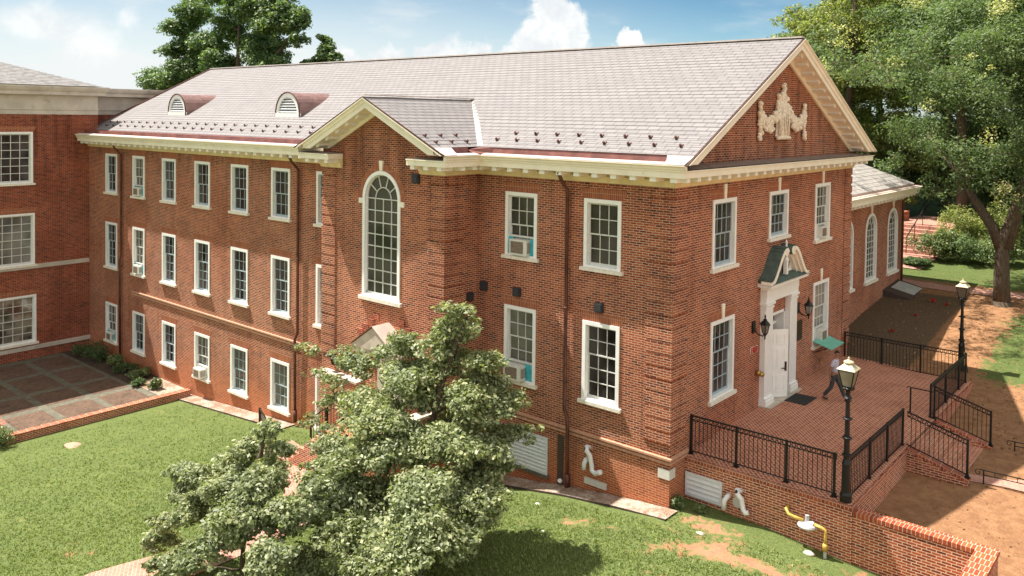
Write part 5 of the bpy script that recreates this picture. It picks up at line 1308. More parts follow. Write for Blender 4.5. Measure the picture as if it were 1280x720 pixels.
# sheet of dark mulch bed between rear wing and yard
# ------------------------------------------------------------------ trees and planting
def leaf_mesh(name, clumps, n, size, m, seed=1, sub=24, spread=.24, droop=.25, jitter=1.0, aspect=.52, density_by='vol'):
    """leaves as single folded quads, gathered in tufts on the shells of the clumps"""
    rs = np.random.RandomState(seed)
    C = np.array([c[:3] for c in clumps]); Rr = np.array([(c[3], c[4], c[5]) if len(c) > 5 else (c[3], c[3], c[3]*.8) for c in clumps])
    w = Rr.prod(1)**(2/3.); w /= w.sum()
    # tuft centres
    T = []; TR = []
    for c, r, ww in zip(C, Rr, w):
        k = max(4, int(sub*(r.mean()/Rr.mean())**1.6))
        d = rs.normal(size=(k, 3)); d[:, 2] = d[:, 2]*.9+.25; d /= np.linalg.norm(d, axis=1)[:, None]
        rad = rs.uniform(.35, 1., (k, 1))**.55
        T.append(c+d*rad*r); TR.append(np.repeat(r[None]*spread*rs.uniform(.6, 1.35, (k, 1)), 1, 0))
    T = np.concatenate(T); TR = np.concatenate(TR)
    tw = TR.prod(1)**(2/3.); tw /= tw.sum()
    idx = rs.choice(len(T), n, p=tw)
    g = rs.normal(size=(n, 3)); g /= np.linalg.norm(g, axis=1)[:, None]; rr = rs.uniform(.25, 1.15, (n, 1))**.6
    P = T[idx]+g*rr*TR[idx]*1.35
    # orientation: leaf normals lean up and outward
    nm = g*.8+np.array([0, 0, .9])+rs.normal(size=(n, 3))*.55*jitter; nm /= np.linalg.norm(nm, axis=1)[:, None]
    a = np.cross(nm, rs.normal(size=(n, 3))); a /= np.linalg.norm(a, axis=1)[:, None]; a[:, 2] -= droop; a /= np.linalg.norm(a, axis=1)[:, None]
    b = np.cross(nm, a); b /= np.linalg.norm(b, axis=1)[:, None]
    L = (size*rs.uniform(.45, 1.35, n))[:, None]; Wd = L*aspect
    v = np.stack([P-a*L*.5, P+b*Wd*.5+nm*Wd*.12, P+a*L*.5, P-b*Wd*.5+nm*Wd*.12], 1).reshape(-1, 3).astype(np.float32)
    me = bpy.data.meshes.new(name); me.vertices.add(len(v)); me.vertices.foreach_set('co', v.ravel())
    me.loops.add(len(v)); me.loops.foreach_set('vertex_index', np.arange(len(v), dtype=np.int32))
    me.polygons.add(n); me.polygons.foreach_set('loop_start', np.arange(0, len(v), 4, dtype=np.int32)); me.polygons.foreach_set('loop_total', np.full(n, 4, dtype=np.int32))
    me.materials.append(MATS[m]); me.update()
    return me, T
def tree(name, base, label, clumps, trunk, n, size, m, seed=1, r0=.2, group=None, limbs=10, twigs=40, **k):
    root = empty(name, base, label=label, cat='tree', group=group); B = Vector(base)
    me, T = leaf_mesh('crown', [(c[0]-B.x, c[1]-B.y, c[2]-B.z, *c[3:]) for c in clumps], n, size, m, seed, **k)
    o = bpy.data.objects.new('crown', me); COL.objects.link(o); o.parent = root
    rr = random.Random(seed); mb = MB()
    tp = [Vector(p)-B for p in trunk]; mtr = len(tp)
    mb.tube(tp, [r0*(1-.72*i/(mtr-1)) for i in range(mtr)], 10)
    mb.tube([tp[0]-Vector((0, 0, .4)), tp[0]+Vector((0, 0, .02)), tp[0]+Vector((0, 0, .5))], [r0*1.7, r0*1.35, r0*.98], 10)
    cc = [Vector(c[:3])-B for c in clumps]
    def nearest(p):
        best = None
        for i in range(mtr-1):
            for t in (0, .25, .5, .75, 1):
                q = tp[i].lerp(tp[i+1], t)
                if q.z < p.z+.1 or best is None:
                    d = (q-p).length+max(0, q.z-p.z)*3
                    if best is None or d < best[0]: best = (d, q, r0*(1-.72*(i+t)/(mtr-1)))
        return best
    # limbs grow outwards: each clump hangs on the trunk or on a limb grown before it
    nodes = []
    for c in sorted(cc, key=lambda c: nearest(c)[0]):
        d, q, rq = nearest(c)
        for (p, rp) in nodes:
            dd = (p-c).length*1.1
            if dd < d and p.z < c.z+1.2: d, q, rq = dd, p, rp
        mid = q.lerp(c, .5)+Vector((rr.uniform(-.1, .1)*d, rr.uniform(-.1, .1)*d, rr.uniform(-.04, .10)*d)); r1 = max(min(rq*.62, r0*.40), r0*.06)
        mb.tube([q, q.lerp(mid, .5)+Vector((0, 0, -.03*d)), mid, c], [r1, r1*.85, r1*.65, r1*.45], 7)
        nodes += [(mid, r1*.65), (c, r1*.45)]
    for _ in range(twigs):
        t = Vector(T[rr.randrange(len(T))]); c = min(cc, key=lambda q: (q-t).length); s_ = c.lerp(t, -.1)
        mb.tube([c, c.lerp(t, .5)+Vector((0, 0, .05)), t], [r0*.09, r0*.06, r0*.02], 5, cap=False)
    mb.build('trunk', 'bark', root, smooth=True)
    return root
CA = [[-3.24, -5.0, 5.86, .5], [-3.7, -5.0, 5.4, .55], [-4.12, -5.0, 4.85, .7], [-2.78, -4.7, 4.6, .65], [-5.0, -5.2, 3.72, .9], [-2.78, -5.0, 3.74, .9], [-2.35, -4.2, 2.67, .55], [-1.95, -3.8, 2.72, .38], [-2.66, -6.0, 2.8, .9], [-6.4, -5.0, 4.1, .5], [-5.6, -5.0, 4.5, .5], [-9.0, -4.6, 3.62, .42], [-8.2, -4.8, 3.5, .45], [-7.4, -5, 3.6, .5], [-11.0, -4.6, 3.5, .3], [-10.3, -4.7, 3.5, .3], [-9.6, -5.0, 3.0, .35], [-6.31, -5.8, 2.89, .9], [-4.19, -6.5, 2.54, 1.0], [-7.29, -6.0, 1.55, .7], [-2.02, -5.5, 2.01, .7], [-2.48, -7.0, 1.98, 1.0], [-4.8, -7.3, 1.37, .9], [-1.43, -7.3, 1.3, .7], [-3.05, -8.0, .8, .8], [-8.52, -5.2, 2.4, .5], [-9.31, -5.5, 1.7, .4], [-1.54, -6.3, 1.44, .6], [-2.76, -4.4, 4.0, .5], [-5.2, -6.2, .6, .8], [-3.9, -4.6, 2.6, .8], [-6.0, -4.6, 1.9, .7], [-2.3, -8.2, .35, .6], [-4.2, -8.3, .2, .6], [-5.6, -7.4, .3, .7], [-6.6, -6.6, .6, .7], [-3.2, -7.2, .9, .8], [-7.6, -7.0, .2, .5], [-4.6, -9.0, -.1, .5], [-4.7, -6.7, 3.1, .7], [-4.3, -6.0, 4.0, .6], [-5.0, -7.4, 2.2, .6]]
CA += [[-6.47, -6.5, 1.25, 0.7], [-5.53, -8.0, 0.97, 0.65], [-3.99, -8.2, 0.94, 0.75], [-5.09, -8.8, 0.2, 0.6], [-1.94, -8.5, 1.21, 0.6], [-7.37, -8.2, 1.32, 0.5], [-2.58, -5.2, 2.58, 0.6], [-1.96, -4.8, 2.11, 0.4], [-3.91, -6.2, 2.52, 0.8], [-5.01, -6.6, 2.13, 0.8], [-8.6, -5.3, 2.95, 0.45], [-7.65, -5.0, 3.81, 0.45], [-5.5, -5.2, 4.74, 0.5], [-4.26, -5.3, 3.47, 0.7], [-3.86, -5.1, 4.38, 0.5], [-1.46, -6.4, 1.89, 0.6], [-6.88, -7.0, 1.29, 0.5], [-5.81, -9.0, 1.03, 0.6], [-1.65, -7.8, 1.59, 0.8], [-2.4, -4.8, 3.56, 0.45]]
def ragged(cl, seed, k=3, f=1.0):
    """break each clump into a core and a few offset satellites so the outline is uneven"""
    rr = random.Random(seed); out = []
    for c in cl:
        r = c[3]*f; out.append((c[0], c[1], c[2], r*.80, r*.80, r*.55))
        for _ in range(k):
            a = rr.uniform(0, 2*pi); e = rr.uniform(-.45, .75); q = rr.uniform(.6, 1.05)
            sr = r*rr.uniform(.28, .55); out.append((c[0]+r*q*cos(a)*cos(e), c[1]+r*q*sin(a)*cos(e), c[2]+r*q*sin(e)*.9, sr*1.25, sr*1.25, sr*.6))
    return out
CA = ragged([(c[0]-.10, c[1], c[2], c[3]) for c in CA], 5, 4, .94)
tree('dogwood_tree', (-4.5, -6.0, -1.35), 'broad dense green tree in the foreground hiding the pavilion porch', CA, [(-4.5, -6.0, -1.35), (-4.45, -5.9, -.2), (-4.3, -5.7, 1.2), (-4.1, -5.5, 2.8), (-3.8, -5.2, 4.4), (-3.3, -5.0, 5.8)], 135000, .122, 'leaf_dogwood', 11, r0=.14, twigs=90, sub=13, spread=.36)
CB = [[-7.11, -8.5, 2.85, .35], [-8.05, -8.5, 2.09, .5], [-8.81, -9.0, 1.15, .6], [-10.3, -9.2, 1.05, .38], [-10.0, -9.2, .5, .5], [-10.6, -9.5, -.45, .4], [-9.17, -9.5, .34, .6], [-6.52, -9.0, 1.83, .6], [-6.32, -9.8, 1.16, .7], [-5.14, -9.0, 1.45, .55], [-8.65, -10.0, -.6, .5], [-4.97, -10.0, .73, .6], [-5.19, -8.5, 1.9, .45], [-6.86, -8.3, 2.3, .4], [-7.08, -10.0, .38, .55], [-7.6, -9.4, 1.3, .6], [-7.9, -10.2, -.3, .4], [-5.9, -10.4, -.1, .5]]
CB += [[-9.9, -9.0, .1, .5], [-10.9, -9.6, -1.0, .45], [-9.6, -9.9, -1.2, .5], [-8.2, -8.8, 1.7, .5]]
CB = ragged(CB, 6, 4, .98)
tree('dogwood_tree', (-7.0, -9.3, -1.95), 'smaller loose-crowned green tree nearest the camera at the left of the broad one', CB, [(-7.0, -9.3, -1.95), (-7.05, -9.3, -.9), (-7.1, -9.2, .4), (-7.2, -8.9, 1.6), (-7.1, -8.6, 2.7)], 56000, .12, 'leaf_dogwood', 23, r0=.09, twigs=60, sub=13, spread=.36)

def crown_clumps(cx, cy, cz, rx, ry, rz_, n, r, seed, zmin=-.75):
    rr = random.Random(seed); out = []
    for k in range(n):
        while True:
            p = Vector((rr.uniform(-1, 1), rr.uniform(-1, 1), rr.uniform(zmin, 1)))
            if .25 < p.length < 1: break
        s_ = rr.uniform(.7, 1.35)*r
        out.append((cx+p.x*rx, cy+p.y*ry, cz+p.z*rz_, s_, s_, s_*.72))
    return out
def blossom(t, cl, n, seed, size=.16):
    rr = random.Random(seed); B = t.location; tufts = []
    for _ in range(n):
        c = cl[rr.randrange(len(cl))]; a = rr.uniform(-2.6, .4); e = rr.uniform(.1, 1.2); r = c[3]*1.15
        tufts.append((c[0]+r*cos(a)*cos(e)-B.x, c[1]+r*sin(a)*cos(e)-B.y, c[2]+r*.8*sin(e)-B.z, rr.uniform(.3, .6)))
    me, _ = leaf_mesh('blossom', tufts, n*130, size, 'blossom', seed, sub=6, spread=.5); o = bpy.data.objects.new('blossom', me); COL.objects.link(o); o.parent = t
def big_tree(name, x, y, z, H, rad, label, m, seed, n=30000, size=.34, r=None, nc=34, lean=(0, 0), crown_lo=.28, group='tall trees behind the building', r0=.42, **k):
    rr = random.Random(seed); cz = z+H*(crown_lo+1)/2; rz_ = H*(1-crown_lo)/2
    cl = crown_clumps(x+lean[0], y+lean[1], cz, rad*.85, rad*.85, rz_*.88, nc, r or rad*.30, seed)
    tr = [(x, y, z-.3), (x+.2, y, z+H*.18), (x+lean[0]*.4-.2, y+lean[1]*.4, z+H*.4), (x+lean[0]*.7+.2, y+lean[1]*.7, z+H*.65), (x+lean[0], y+lean[1], z+H*.9)]
    return tree(name, (x, y, z), label, ragged(cl, seed, 2, 1.0), tr, n, size, m, seed, r0=r0, group=group, twigs=20, sub=14, spread=.34, **k)
# the big oak beside the yard: forked trunk seen below the crown
oc = [(1.0, 26, 9.6, 1.5), (-.8, 26.5, 10.6, 1.6), (2.4, 25.2, 8.4, 1.3), (.9, 25.4, 7.6, .9), (4.6, 24.8, 9.4, 1.6), (6.5, 25.5, 8.8, 1.6), (3.6, 27, 11.6, 2.0), (6.4, 27.5, 12, 2.2), (1.5, 28, 13, 2.1), (4.6, 24.2, 7.6, .9), (6.2, 23.6, 7.2, 1.1), (8.5, 26, 10, 2.2), (8.5, 24, 8, 1.5), (4, 27, 15, 2.4), (7.5, 28, 16, 2.6), (1.2, 29, 16.5, 2.4), (-1.5, 28, 13.6, 1.8), (10.5, 27, 13, 2.5), (4.5, 28, 18.5, 2.2), (3.2, 24.5, 9.6, 1.1), (5.4, 24, 10.6, 1.4), (-1.9, 26.6, 9.0, .9), (.2, 25.8, 8.2, .8), (.5, 22, 14.2, 1.3), (2.4, 20.8, 13.2, 1.1), (-1.2, 22.5, 15, 1.2), (1.6, 18.8, 14.6, 1.0), (3.4, 22.8, 12.6, 1.2), (2.6, 24, 14.5, 1.5), (-2.8, 24.5, 13.5, 1.2), (-2.5, 17.5, 13.2, .9), (-3.6, 19.5, 13.6, 1.0), (-2, 16.8, 15, .8), (-1.5, 20, 13.8, 1.0), (-2.2, 18.6, 14.6, .8), (-3, 21.5, 14.2, 1.0), (-.5, 21.3, 13.2, .9), (-1, 23, 14, 1.1), (.3, 19.6, 12.9, .7), (-4, 23, 14.8, 1.0)]
OC4 = [(a, b, c, r) for a, b, c, r in oc]
t = tree('oak_tree', (3.75, 25.6, 2.0), 'big forked oak with dark thick trunk beside the far lamp post', ragged(oc, 12, 3), [(3.75, 25.6, 1.9), (3.7, 25.6, 3.6), (3.7, 25.6, 5.2), (4.3, 25.7, 7.2), (4.9, 26, 9.5), (5.2, 26.5, 13), (5.0, 27, 17)], 115000, .165, 'leaf_oak', 31, r0=.40, twigs=60, sub=14, spread=.36)
blossom(t, OC4, 16, 3, .13)
mb = MB(); mb.tube([(-.05, 0, 2.9), (-.5, 0, 4.0), (-1.5, .3, 5.4), (-2.4, .5, 6.8), (-3.8, .9, 8.4)], [.30, .25, .20, .14, .07], 10); mb.tube([(.1, 0, 3.0), (.5, .1, 4.6), (.9, .2, 6.2)], [.30, .24, .17], 10); mb.build('limb', 'bark', t, smooth=True)
big_tree('oak_tree', -9.5, 43, 4.2, 20.5, 6.2, 'tall yellow-green tree rising just right of the gable peak', 'leaf_yellow', 41, 46000, .27, nc=52, r=1.5)
t2_ = big_tree('oak_tree', -1.5, 41, 3.8, 22, 6.6, 'tall tree with pale blossom tufts at the middle of the right woodland', 'leaf_oak', 42, 50000, .27, nc=56, r=1.6)
blossom(t2_, crown_clumps(-1.5, 41, 3.8+22*.64, 5.6, 5.6, 7, 30, 1.6, 42), 46, 5)
t2_ = big_tree('oak_tree', 7.5, 38, 3.2, 22, 6.4, 'tall dark tree at the upper right corner behind the forked oak', 'leaf_deep', 43, 42000, .27, nc=50, r=1.6)
blossom(t2_, crown_clumps(7.5, 38, 3.2+22*.64, 5.4, 5.4, 7, 30, 1.6, 43), 20, 6)
big_tree('oak_tree', -5.0, 52, 5, 24, 7, 'tall tree deep in the woodland between two nearer crowns', 'leaf_oak', 44, 36000, .34, nc=44)
big_tree('oak_tree', 4.5, 55, 5, 25, 7.5, 'very tall tree deep in the woodland towards the right edge', 'leaf_oak', 45, 36000, .34, nc=44)
big_tree('oak_tree', -12.5, 60, 5, 23, 6.5, 'tall tree furthest back between the gable and the oak', 'leaf_oak', 51, 34000, .32, nc=44)
big_tree('oak_tree', 15, 50, 4, 25, 8, 'tall tree in the woodland beyond the right edge', 'leaf_deep', 46, 30000, .36, nc=40)
big_tree('oak_tree', -16.5, 50, 5, 15.6, 4.8, 'lower dark tree showing left of the gable peak above the ridge', 'leaf_oak', 47, 24000, .27, nc=34, r=1.2)
big_tree('oak_tree', -14.5, 36, 3.5, 12.5, 4.5, 'rounded tree directly behind the gable peak', 'leaf_yellow', 48, 22000, .26, nc=30, r=1.2)
big_tree('oak_tree', -10.8, 47.5, 4.2, 18, 5.2, 'bright tree just above the end of the rear wing roof', 'leaf_yellow', 50, 34000, .24, nc=38, r=1.2, crown_lo=.2)
# woodland edge and understorey
rr = random.Random(9)
for k, (x, y, z, H, rad, m, lab) in enumerate([(-6.5, 45.5, 4.6, 7.5, 3.4, 'leaf_yellow', 'light green understorey tree right of the rear wing'), (-11.8, 42, 4.2, 7, 3.0, 'leaf_oak', 'small tree touching the roof corner of the rear wing'), (.6, 46, 4.8, 8, 3.6, 'leaf_deep', 'dark understorey tree behind the garden stairs'),
        (5.0, 44, 4.5, 8, 3.8, 'leaf_oak', 'understorey tree right of the oak trunk'), (11, 42, 3.8, 9, 4.2, 'leaf_deep', 'understorey tree at the far right edge'), (-3.5, 58, 6, 11, 5, 'leaf_deep', 'dark tree closing the view above the garden stairs'), (-12, 56, 6, 14, 6, 'leaf_deep', 'dark tree filling the gap behind the rear wing'), (9, 62, 6, 16, 7, 'leaf_deep', 'dark tree filling the gap at the right background')]):
    big_tree('understorey_tree', x, y, z, H, rad, lab, m, 60+k, 20000, .22 if y < 50 else .32, nc=26, r=rad*.36, crown_lo=.12, group='smaller trees at the woodland edge', r0=.16)
# crown seen over the ridge at the left
LT = [(-71.5, 30, 22.5), (-75, 31, 20.5), (-68, 30, 21.5), (-78, 30, 19), (-64.5, 30, 20.5), (-71, 32, 19), (-74.5, 30, 16.5), (-67, 30, 17.5), (-81, 30, 16.2), (-84.5, 30, 15.0), (-87.5, 30, 14.4), (-90.5, 30, 15.2), (-79, 30, 14), (-72, 29, 14), (-83.5, 30, 18.4), (-84.5, 30, 21), (-81.5, 30, 23.2), (-76, 30, 24.5), (-70, 30, 25.2), (-66, 31, 24), (-86, 30, 12.5), (-65.2, 29.5, 15.2)]
tree('maple_tree', (-73, 30, -4), 'large leafy tree rising above the left end of the slate roof', ragged([(a, b, c, 2.2) for a, b, c in LT], 15, 4), [(-73, 30, -4), (-73, 30, 4), (-72.5, 30, 10), (-72, 30, 16), (-71.5, 30, 22)], 88000, .40, 'leaf_maple', 71, r0=.5, twigs=50, sub=16, spread=.42)
mb_r = MB(); mb_r.tube([(-70, 30, 13.0), (-66.5, 30, 15.8), (-63, 30, 18.4), (-60.6, 30, 20.2)], [.32, .26, .16, .07], 8)
bo = mb_r.build('limb', 'bark', smooth=True); tr_ = [o for o in bpy.data.objects if o.get('label', '').startswith('large leafy tree rising above the left')][0]; under(bo, tr_)
me, _ = leaf_mesh('branch_foliage', [(-62.5, 30, 21.6, 1.2), (-61.0, 30, 20.3, 1.1), (-64.5, 30, 22.0, 1.2), (-60.3, 30, 18.8, .9), (-63.4, 30, 18.6, .8), (-66, 30, 22.8, 1.3), (-60, 30, 21.4, .9)], 5200, .46, 'leaf_maple', 77, sub=20, spread=.4)
bo = bpy.data.objects.new('branch_foliage', me); COL.objects.link(bo); under(bo, tr_)
tree('maple_tree', (-56.5, 31, -4), 'small treetop showing above the ridge right of the large leafy tree', [(-57.6, 31, 18.6, .7), (-57.2, 31, 17.4, .9), (-56.2, 31, 16.6, .8), (-58.4, 31, 16.4, .9), (-60.2, 31, 16.0, .8), (-57.4, 31, 15, 1.2), (-62, 31, 15.2, .6)], [(-56.5, 31, -4), (-57, 31, 5), (-57, 31, 12), (-57, 31, 16)], 8000, .42, 'leaf_maple', 72, r0=.3, twigs=20, sub=18, spread=.36)
# the rest of the grounds, for views from the side
big_tree('oak_tree', -60, -18, -3, 12, 5, 'tree on the far side of the left building', 'leaf_oak', 80, 9000, .4, nc=26, group=None)

def shrub(name, x, y, z, r, h, m, label, n=2600, size=.09, seed=1, group=None):
    root = empty(name, (x, y, z), label=label, cat='shrub', group=group); rr = random.Random(seed)
    cl = [(rr.uniform(-.6, .6)*r, rr.uniform(-.6, .6)*r, h*rr.uniform(.3, .75), r*.5, r*.5, h*.34) for _ in range(6)]
    me, T = leaf_mesh('foliage', cl, n, size, m, seed, sub=14, spread=.36); o = bpy.data.objects.new('foliage', me); COL.objects.link(o); o.parent = root
    mb = MB()
    for k in range(8): t_ = Vector(T[rr.randrange(len(T))]); mb.tube([(rr.uniform(-.1, .1)*r, rr.uniform(-.1, .1)*r, -.05), t_*.6, t_], [.02, .014, .006], 5, cap=False)
    mb.build('stem', 'bark', root); return root
for k, (x, y, z, r, h, m, lab) in enumerate([(-35.2, -1.4, cz, .75, .8, 'leaf_deep', 'dark shrub in the courtyard corner by the left building'), (-33.8, -1.5, cz, .7, .7, 'leaf_deep', 'dark shrub second from the courtyard corner'), (-32.3, -1.4, cz, .65, .6, 'leaf_shrub', 'low shrub left of the far downspout'),
        (-30.9, -1.3, cz, .6, .5, 'leaf_deep', 'low shrub right of the far downspout'), (-29.6, -1.2, cz, .55, .5, 'leaf_shrub', 'last shaded shrub in the planting bed'), (-27.2, -1.55, cz, .35, .55, 'leaf_shrub', 'small sunlit plant on the gravel by the courtyard kerb'), (-28.3, -1.9, cz, .35, .35, 'leaf_deep', 'tiny shaded plant at the courtyard edge'),
        (.16, .22, -.05, .2, .34, 'leaf_shrub', 'spiky green weed at the foot of the building corner'), (.75, .55, -.05, .2, .16, 'leaf_shrub', 'low weeds at the foot of the terrace grille')]):
    shrub('shrub', x, y, z, r, h, m, lab, 2200, .085, 90+k)
for k, (x, y, r) in enumerate([(-26.5, -9.2, .8), (-25.6, -8.9, .75), (-26.9, -10.2, .8), (-25.9, -10.0, .7)]):
    shrub('flower_bush', x, y, float(lawn_h(np.array(x), np.array(y))), r, .75, 'leaf_shrub', ['grey-green flower bush at the left edge below the courtyard', 'right-hand flower bush at the end of the courtyard kerb', 'flower bush furthest left in the lower bed', 'low flower bush in front of the others in the left bed'][k], 2600, .08, 120+k)
for k, (x, y, z) in enumerate([(-26.9, -8.75, -1.75), (-26.2, -8.9, -1.72), (-27.4, -9.3, -1.8)]):
    mb = MB(); rr = random.Random(k)
    for _ in range(60):
        p = Vector((rr.gauss(0, .28), rr.gauss(0, .22), rr.gauss(.02, .09))); a = rr.uniform(0, 6.28); u_ = Vector((cos(a), sin(a), rr.uniform(-.5, .8)))*.06; v_ = Vector((-sin(a), cos(a), .3))*.05; mb.quad(p-u_, p-v_, p+u_, p+v_)
    tag(mb.build('flower_cluster', 'flower_red', loc=(x, y, z)), ['orange-red blossoms nearest the kerb in the left bed', 'orange-red blossoms over the right-hand bush', 'orange-red blossoms at the very left edge'][k], 'flowers', 'blossoms in the left bed')
for k, (x, y, z, r, h, m, lab) in enumerate([(-1.2, 33.5, 2.9, 1.3, 1.7, 'leaf_shrub', 'rounded shrub right of the garden stairs'), (.6, 33.2, 2.9, 1.2, 1.5, 'leaf_oak', 'second shrub right of the garden stairs'), (2.4, 33.8, 2.9, 1.3, 1.7, 'leaf_shrub', 'shrub left of the oak trunk'), (-.2, 35.5, 3.1, 1.5, 2.6, 'leaf_yellow', 'tall yellow-green bush behind the rounded shrubs'), (1.6, 36.5, 3.2, 1.5, 3.0, 'leaf_yellow', 'tall pale bush behind the oak trunk'),
        (-6.6, 37, 3.4, 1.2, 2.2, 'leaf_yellow', 'bright bush above the side wall of the garden stairs'), (-4.8, 41, 4.9, 1.1, 1.4, 'leaf_yellow', 'bright bush at the top of the garden stairs'), (4.8, 34.5, 3, 1.4, 1.6, 'leaf_oak', 'dark shrub right of the oak trunk'), (6.8, 35, 3, 1.5, 2, 'leaf_deep', 'dark shrub at the right edge behind the lawn'), (-3.6, 31.6, 2.75, .8, .6, 'leaf_deep', 'low dark shrub at the foot of the garden stairs'), (-1.6, 31.2, 2.72, .8, .5, 'leaf_deep', 'low ground shrub before the rounded shrub')]):
    shrub('shrub', x, y, z, r, h, m, lab, 5200, .14, 140+k)

for k, (x, y, z, r, h) in enumerate([(-9.5, 44.5, 4.3, 2.2, 4.2), (-7.2, 45.5, 4.4, 2.3, 4.8), (-5.2, 46.5, 4.4, 2.2, 4.4), (-2.6, 46, 4.5, 2.4, 4.6), (-.2, 44, 4.2, 2.2, 4.0), (2.2, 43, 4.1, 2.3, 4.3), (4.8, 42, 4, 2.3, 4.2), (7.4, 41, 3.9, 2.4, 4.5), (-8.6, 38.5, 3.8, 1.8, 3.4), (-6.9, 41.5, 4.2, 1.8, 3.6)]):
    shrub('shrub', x, y, z, r, h, 'leaf_deep' if k % 3 else 'leaf_oak', ['tall dark bush at the left end of the hedge behind the garden stairs', 'second dark bush of the hedge behind the garden stairs', 'third dark bush of the hedge, left of the stair top', 'broad bush straight above the stair top', 'bush just right of the stair top', 'bush between the stairs and the oak fork', 'dark bush showing right of the oak fork', 'bush at the far right end of the hedge', 'near bush beside the downspout of the rear wing', 'bush close behind the side wall of the stairs'][k], 7000, .2, 170+k)
def litter():
    rs = np.random.RandomState(8); n = 9000
    X = rs.uniform(-1, 13, n); Y = rs.uniform(-2, 30, n); k = ~((X < 4.9) & (Y < 14.5)) & ~((X < 8.1) & (Y < 1.4)); X, Y = X[k], Y[k]
    keep = (rs.uniform(size=len(X)) < np.where(Y > 9, .95, .25)); X, Y = X[keep], Y[keep]; n = len(X); Z = yard_h(X, Y)+.012
    c = np.stack([X, Y, Z], -1); an = rs.uniform(0, 2*pi, n); L = rs.uniform(.02, .055, n); tl = rs.uniform(-.4, .4, (n, 2))
    a = np.stack([np.cos(an)*L, np.sin(an)*L, tl[:, 0]*L], -1); b = np.stack([-np.sin(an)*L*.6, np.cos(an)*L*.6, tl[:, 1]*L], -1)
    v = np.stack([c-a, c+b, c+a, c-b], 1).reshape(-1, 3)
    me = bpy.data.meshes.new('fallen_leaves'); me.from_pydata(v.tolist(), [], np.arange(4*n).reshape(-1, 4).tolist()); me.materials.append(MATS['dead_leaf'])
    o = bpy.data.objects.new('fallen_leaves', me); COL.objects.link(o); tag(o, 'dry fallen leaves scattered over the bare yard', 'leaf litter', kind='stuff')
litter()
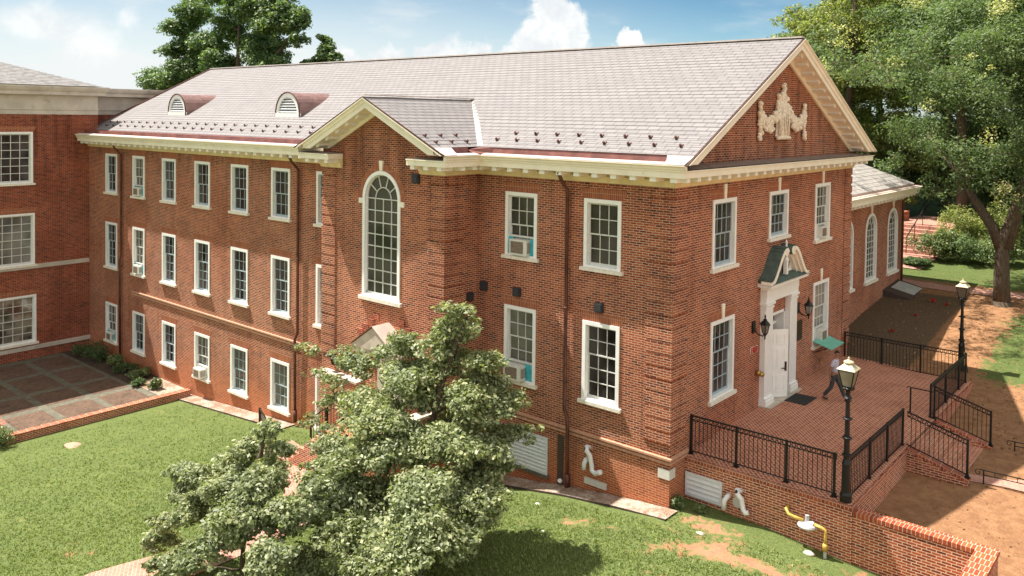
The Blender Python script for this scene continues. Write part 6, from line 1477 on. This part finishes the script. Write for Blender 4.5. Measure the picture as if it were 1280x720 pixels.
# ------------------------------------------------------------------ person
def skin_obj(name, verts, edges, radii, m, parent, sub=2, root=0):
    me = bpy.data.meshes.new(name); me.from_pydata(verts, edges, []); o = bpy.data.objects.new(name, me); COL.objects.link(o)
    o.parent = parent
    md = o.modifiers.new('skin', 'SKIN'); md.use_smooth_shade = True
    for v, r in zip(me.skin_vertices[0].data, radii): v.radius = r if isinstance(r, tuple) else (r, r)
    me.skin_vertices[0].data[root].use_root = True
    s_ = o.modifiers.new('sub', 'SUBSURF'); s_.levels = sub; s_.render_levels = sub
    dg = bpy.context.evaluated_depsgraph_get(); m2 = bpy.data.meshes.new_from_object(o.evaluated_get(dg)); o.modifiers.clear(); o.data = m2; m2.materials.clear(); m2.materials.append(MATS[m])
    return o
def person(x, y, z, rz_, label):
    root = empty('person', (x, y, z), rz_, label, 'person')
    J = {'pelvis': (0, 0, .93), 'waist': (.01, 0, 1.08), 'chest': (.035, 0, 1.32), 'neck0': (.045, 0, 1.47), 'neck': (.06, 0, 1.53), 'head0': (.08, 0, 1.60), 'head': (.085, 0, 1.68), 'crown': (.075, 0, 1.735),
         'shR': (.03, -.185, 1.41), 'elR': (-.085, -.25, 1.14), 'wrR': (-.10, -.255, .90), 'hR': (-.09, -.25, .83), 'shL': (.03, .185, 1.41), 'elL': (.07, .25, 1.14), 'wrL': (.24, .22, .95), 'hL': (.31, .20, .92),
         'hiR': (-.01, -.10, .88), 'knR': (-.06, -.11, .50), 'anR': (-.33, -.11, .14), 'toR': (-.20, -.115, .045), 'hiL': (.01, .10, .88), 'knL': (.20, .10, .50), 'anL': (.36, .10, .10), 'toL': (.54, .11, .05)}
    ks = list(J); E_ = [('pelvis', 'waist'), ('waist', 'chest'), ('chest', 'neck0'), ('neck0', 'neck'), ('neck', 'head0'), ('head0', 'head'), ('head', 'crown'), ('chest', 'shR'), ('shR', 'elR'), ('elR', 'wrR'), ('wrR', 'hR'), ('chest', 'shL'), ('shL', 'elL'), ('elL', 'wrL'), ('wrL', 'hL'),
                    ('pelvis', 'hiR'), ('hiR', 'knR'), ('knR', 'anR'), ('anR', 'toR'), ('pelvis', 'hiL'), ('hiL', 'knL'), ('knL', 'anL'), ('anL', 'toL')]
    rad = {'pelvis': (.15, .11), 'waist': (.145, .115), 'chest': (.16, .11), 'neck0': .065, 'neck': .054, 'head0': (.066, .07), 'head': (.078, .094), 'crown': (.055, .065), 'shR': .055, 'elR': .042, 'wrR': .028, 'hR': (.034, .018), 'shL': .055, 'elL': .042, 'wrL': .028, 'hL': (.034, .018),
           'hiR': .085, 'knR': .058, 'anR': .036, 'toR': .034, 'hiL': .085, 'knL': .058, 'anL': .036, 'toL': .034}
    verts = [J[k] for k in ks]; ed = [(ks.index(a), ks.index(b)) for a, b in E_]; rd = [rad[k] for k in ks]
    # fingers: short chains out of each palm
    def fingers(h, d, side):
        hv = Vector(J[h]); d = Vector(d).normalized(); s_ = Vector(side)
        for k, L in enumerate((.062, .072, .066, .052)):
            b = hv+s_*(.024-.016*k)+d*.02; verts.append(tuple(b)); rd.append(.009); ed.append((ks.index(h), len(verts)-1)); i0 = len(verts)-1
            verts.append(tuple(b+d*L*.55)); rd.append(.0082); ed.append((i0, i0+1)); verts.append(tuple(b+d*L+Vector((.012, 0, -.012)))); rd.append(.007); ed.append((i0+1, i0+2))
        b = hv+s_*.038-d*.01; verts.append(tuple(b)); rd.append(.011); ed.append((ks.index(h), len(verts)-1)); verts.append(tuple(b+d*.035+s_*.016)); rd.append(.009); ed.append((len(verts)-2, len(verts)-1))
    fingers('hR', (.1, 0, -1), (1, 0, .1)); fingers('hL', (.9, -.2, -.35), (.3, 0, .9))
    body = skin_obj('body', verts, ed, rd, 'skin', root, 1)
    # facial features, ears belong to the same continuous figure
    f = MB(); hx, hz = .085, 1.665
    f.tube([(hx+.082, 0, hz+.02), (hx+.103, 0, hz-.015), (hx+.088, 0, hz-.022)], [.008, .014, .01], 6)
    for s_ in (-1, 1): f.ball((hx-.01, s_*.080, hz), (.02, .012, .03), 8, 6)
    f.split('face', 'skin', root); fo = root.children[-1]
    g = MB()
    for s_ in (-1, 1): g.ball((hx+.082, s_*.032, hz+.022), (.008, .014, .008), 8, 5); g.box(hx+.078, hx+.090, s_*.032-.018, s_*.032+.018, hz+.04, hz+.047)
    g.box(hx+.074, hx+.086, -.024, .024, hz-.052, hz-.046); g.build('eyes', 'hair', fo)
    h = MB(); h.v = []; K = 14
    for j in range(7):
        ph = pi*.5*j/6
        for k in range(K):
            a = 2*pi*k/K; fr = cos(a); zz = hz+.045+.062*sin(ph)+(-.055*(1-fr)*.5*(1-sin(ph)))
            h.v.append((hx-.008+.093*cos(ph)*cos(a)*(.93 if fr > 0 else 1.02), .082*cos(ph)*sin(a), zz))
    h.f = [(j*K+k, j*K+(k+1) % K, (j+1)*K+(k+1) % K, (j+1)*K+k) for j in range(6) for k in range(K)]; h.mi = [0]*len(h.f); h.build('hair', 'hair', root, smooth=True)
    sj = ['waist2', 'waist', 'chest', 'neck0', 'shR', 'sR2', 'shL', 'sL2']; SJ = dict(J); SJ['waist2'] = (0, 0, .95); SJ['sR2'] = tuple(Vector(J['shR']).lerp(Vector(J['elR']), .72)); SJ['sL2'] = tuple(Vector(J['shL']).lerp(Vector(J['elL']), .72)); SJ['neck0'] = (.04, 0, 1.45)
    skin_obj('shirt', [SJ[k] for k in sj], [(0, 1), (1, 2), (2, 3), (2, 4), (4, 5), (2, 6), (6, 7)], [(.165, .125), (.162, .13), (.175, .125), .085, .075, .070, .075, .070], 'shirt', root, 2)
    tj = ['pelvis', 'hiR', 'knR', 'aR', 'hiL', 'knL', 'aL', 'w']; TJ = dict(J); TJ['aR'] = (-.315, -.11, .15); TJ['aL'] = (.35, .10, .13); TJ['w'] = (0, 0, .99)
    skin_obj('trousers', [TJ[k] for k in tj], [(0, 1), (1, 2), (2, 3), (0, 4), (4, 5), (5, 6), (0, 7)], [(.155, .12), .10, .078, .066, .10, .078, .066, (.155, .12)], 'trousers', root, 2)
    for s_, (a, b) in (('R', ((-.36, -.11, .10), (-.17, -.115, .04))), ('L', ((.33, .10, .05), (.58, .11, .04)))):
        skin_obj('shoe', [a, tuple(Vector(a).lerp(Vector(b), .5)), b], [(0, 1), (1, 2)], [(.048, .05), (.05, .042), (.044, .03)], 'shoe', root, 1)
    return root
person(1.66, 8.45, TZ+.135, R(8), 'man in grey shirt and dark trousers walking across the terrace behind the lamp post')
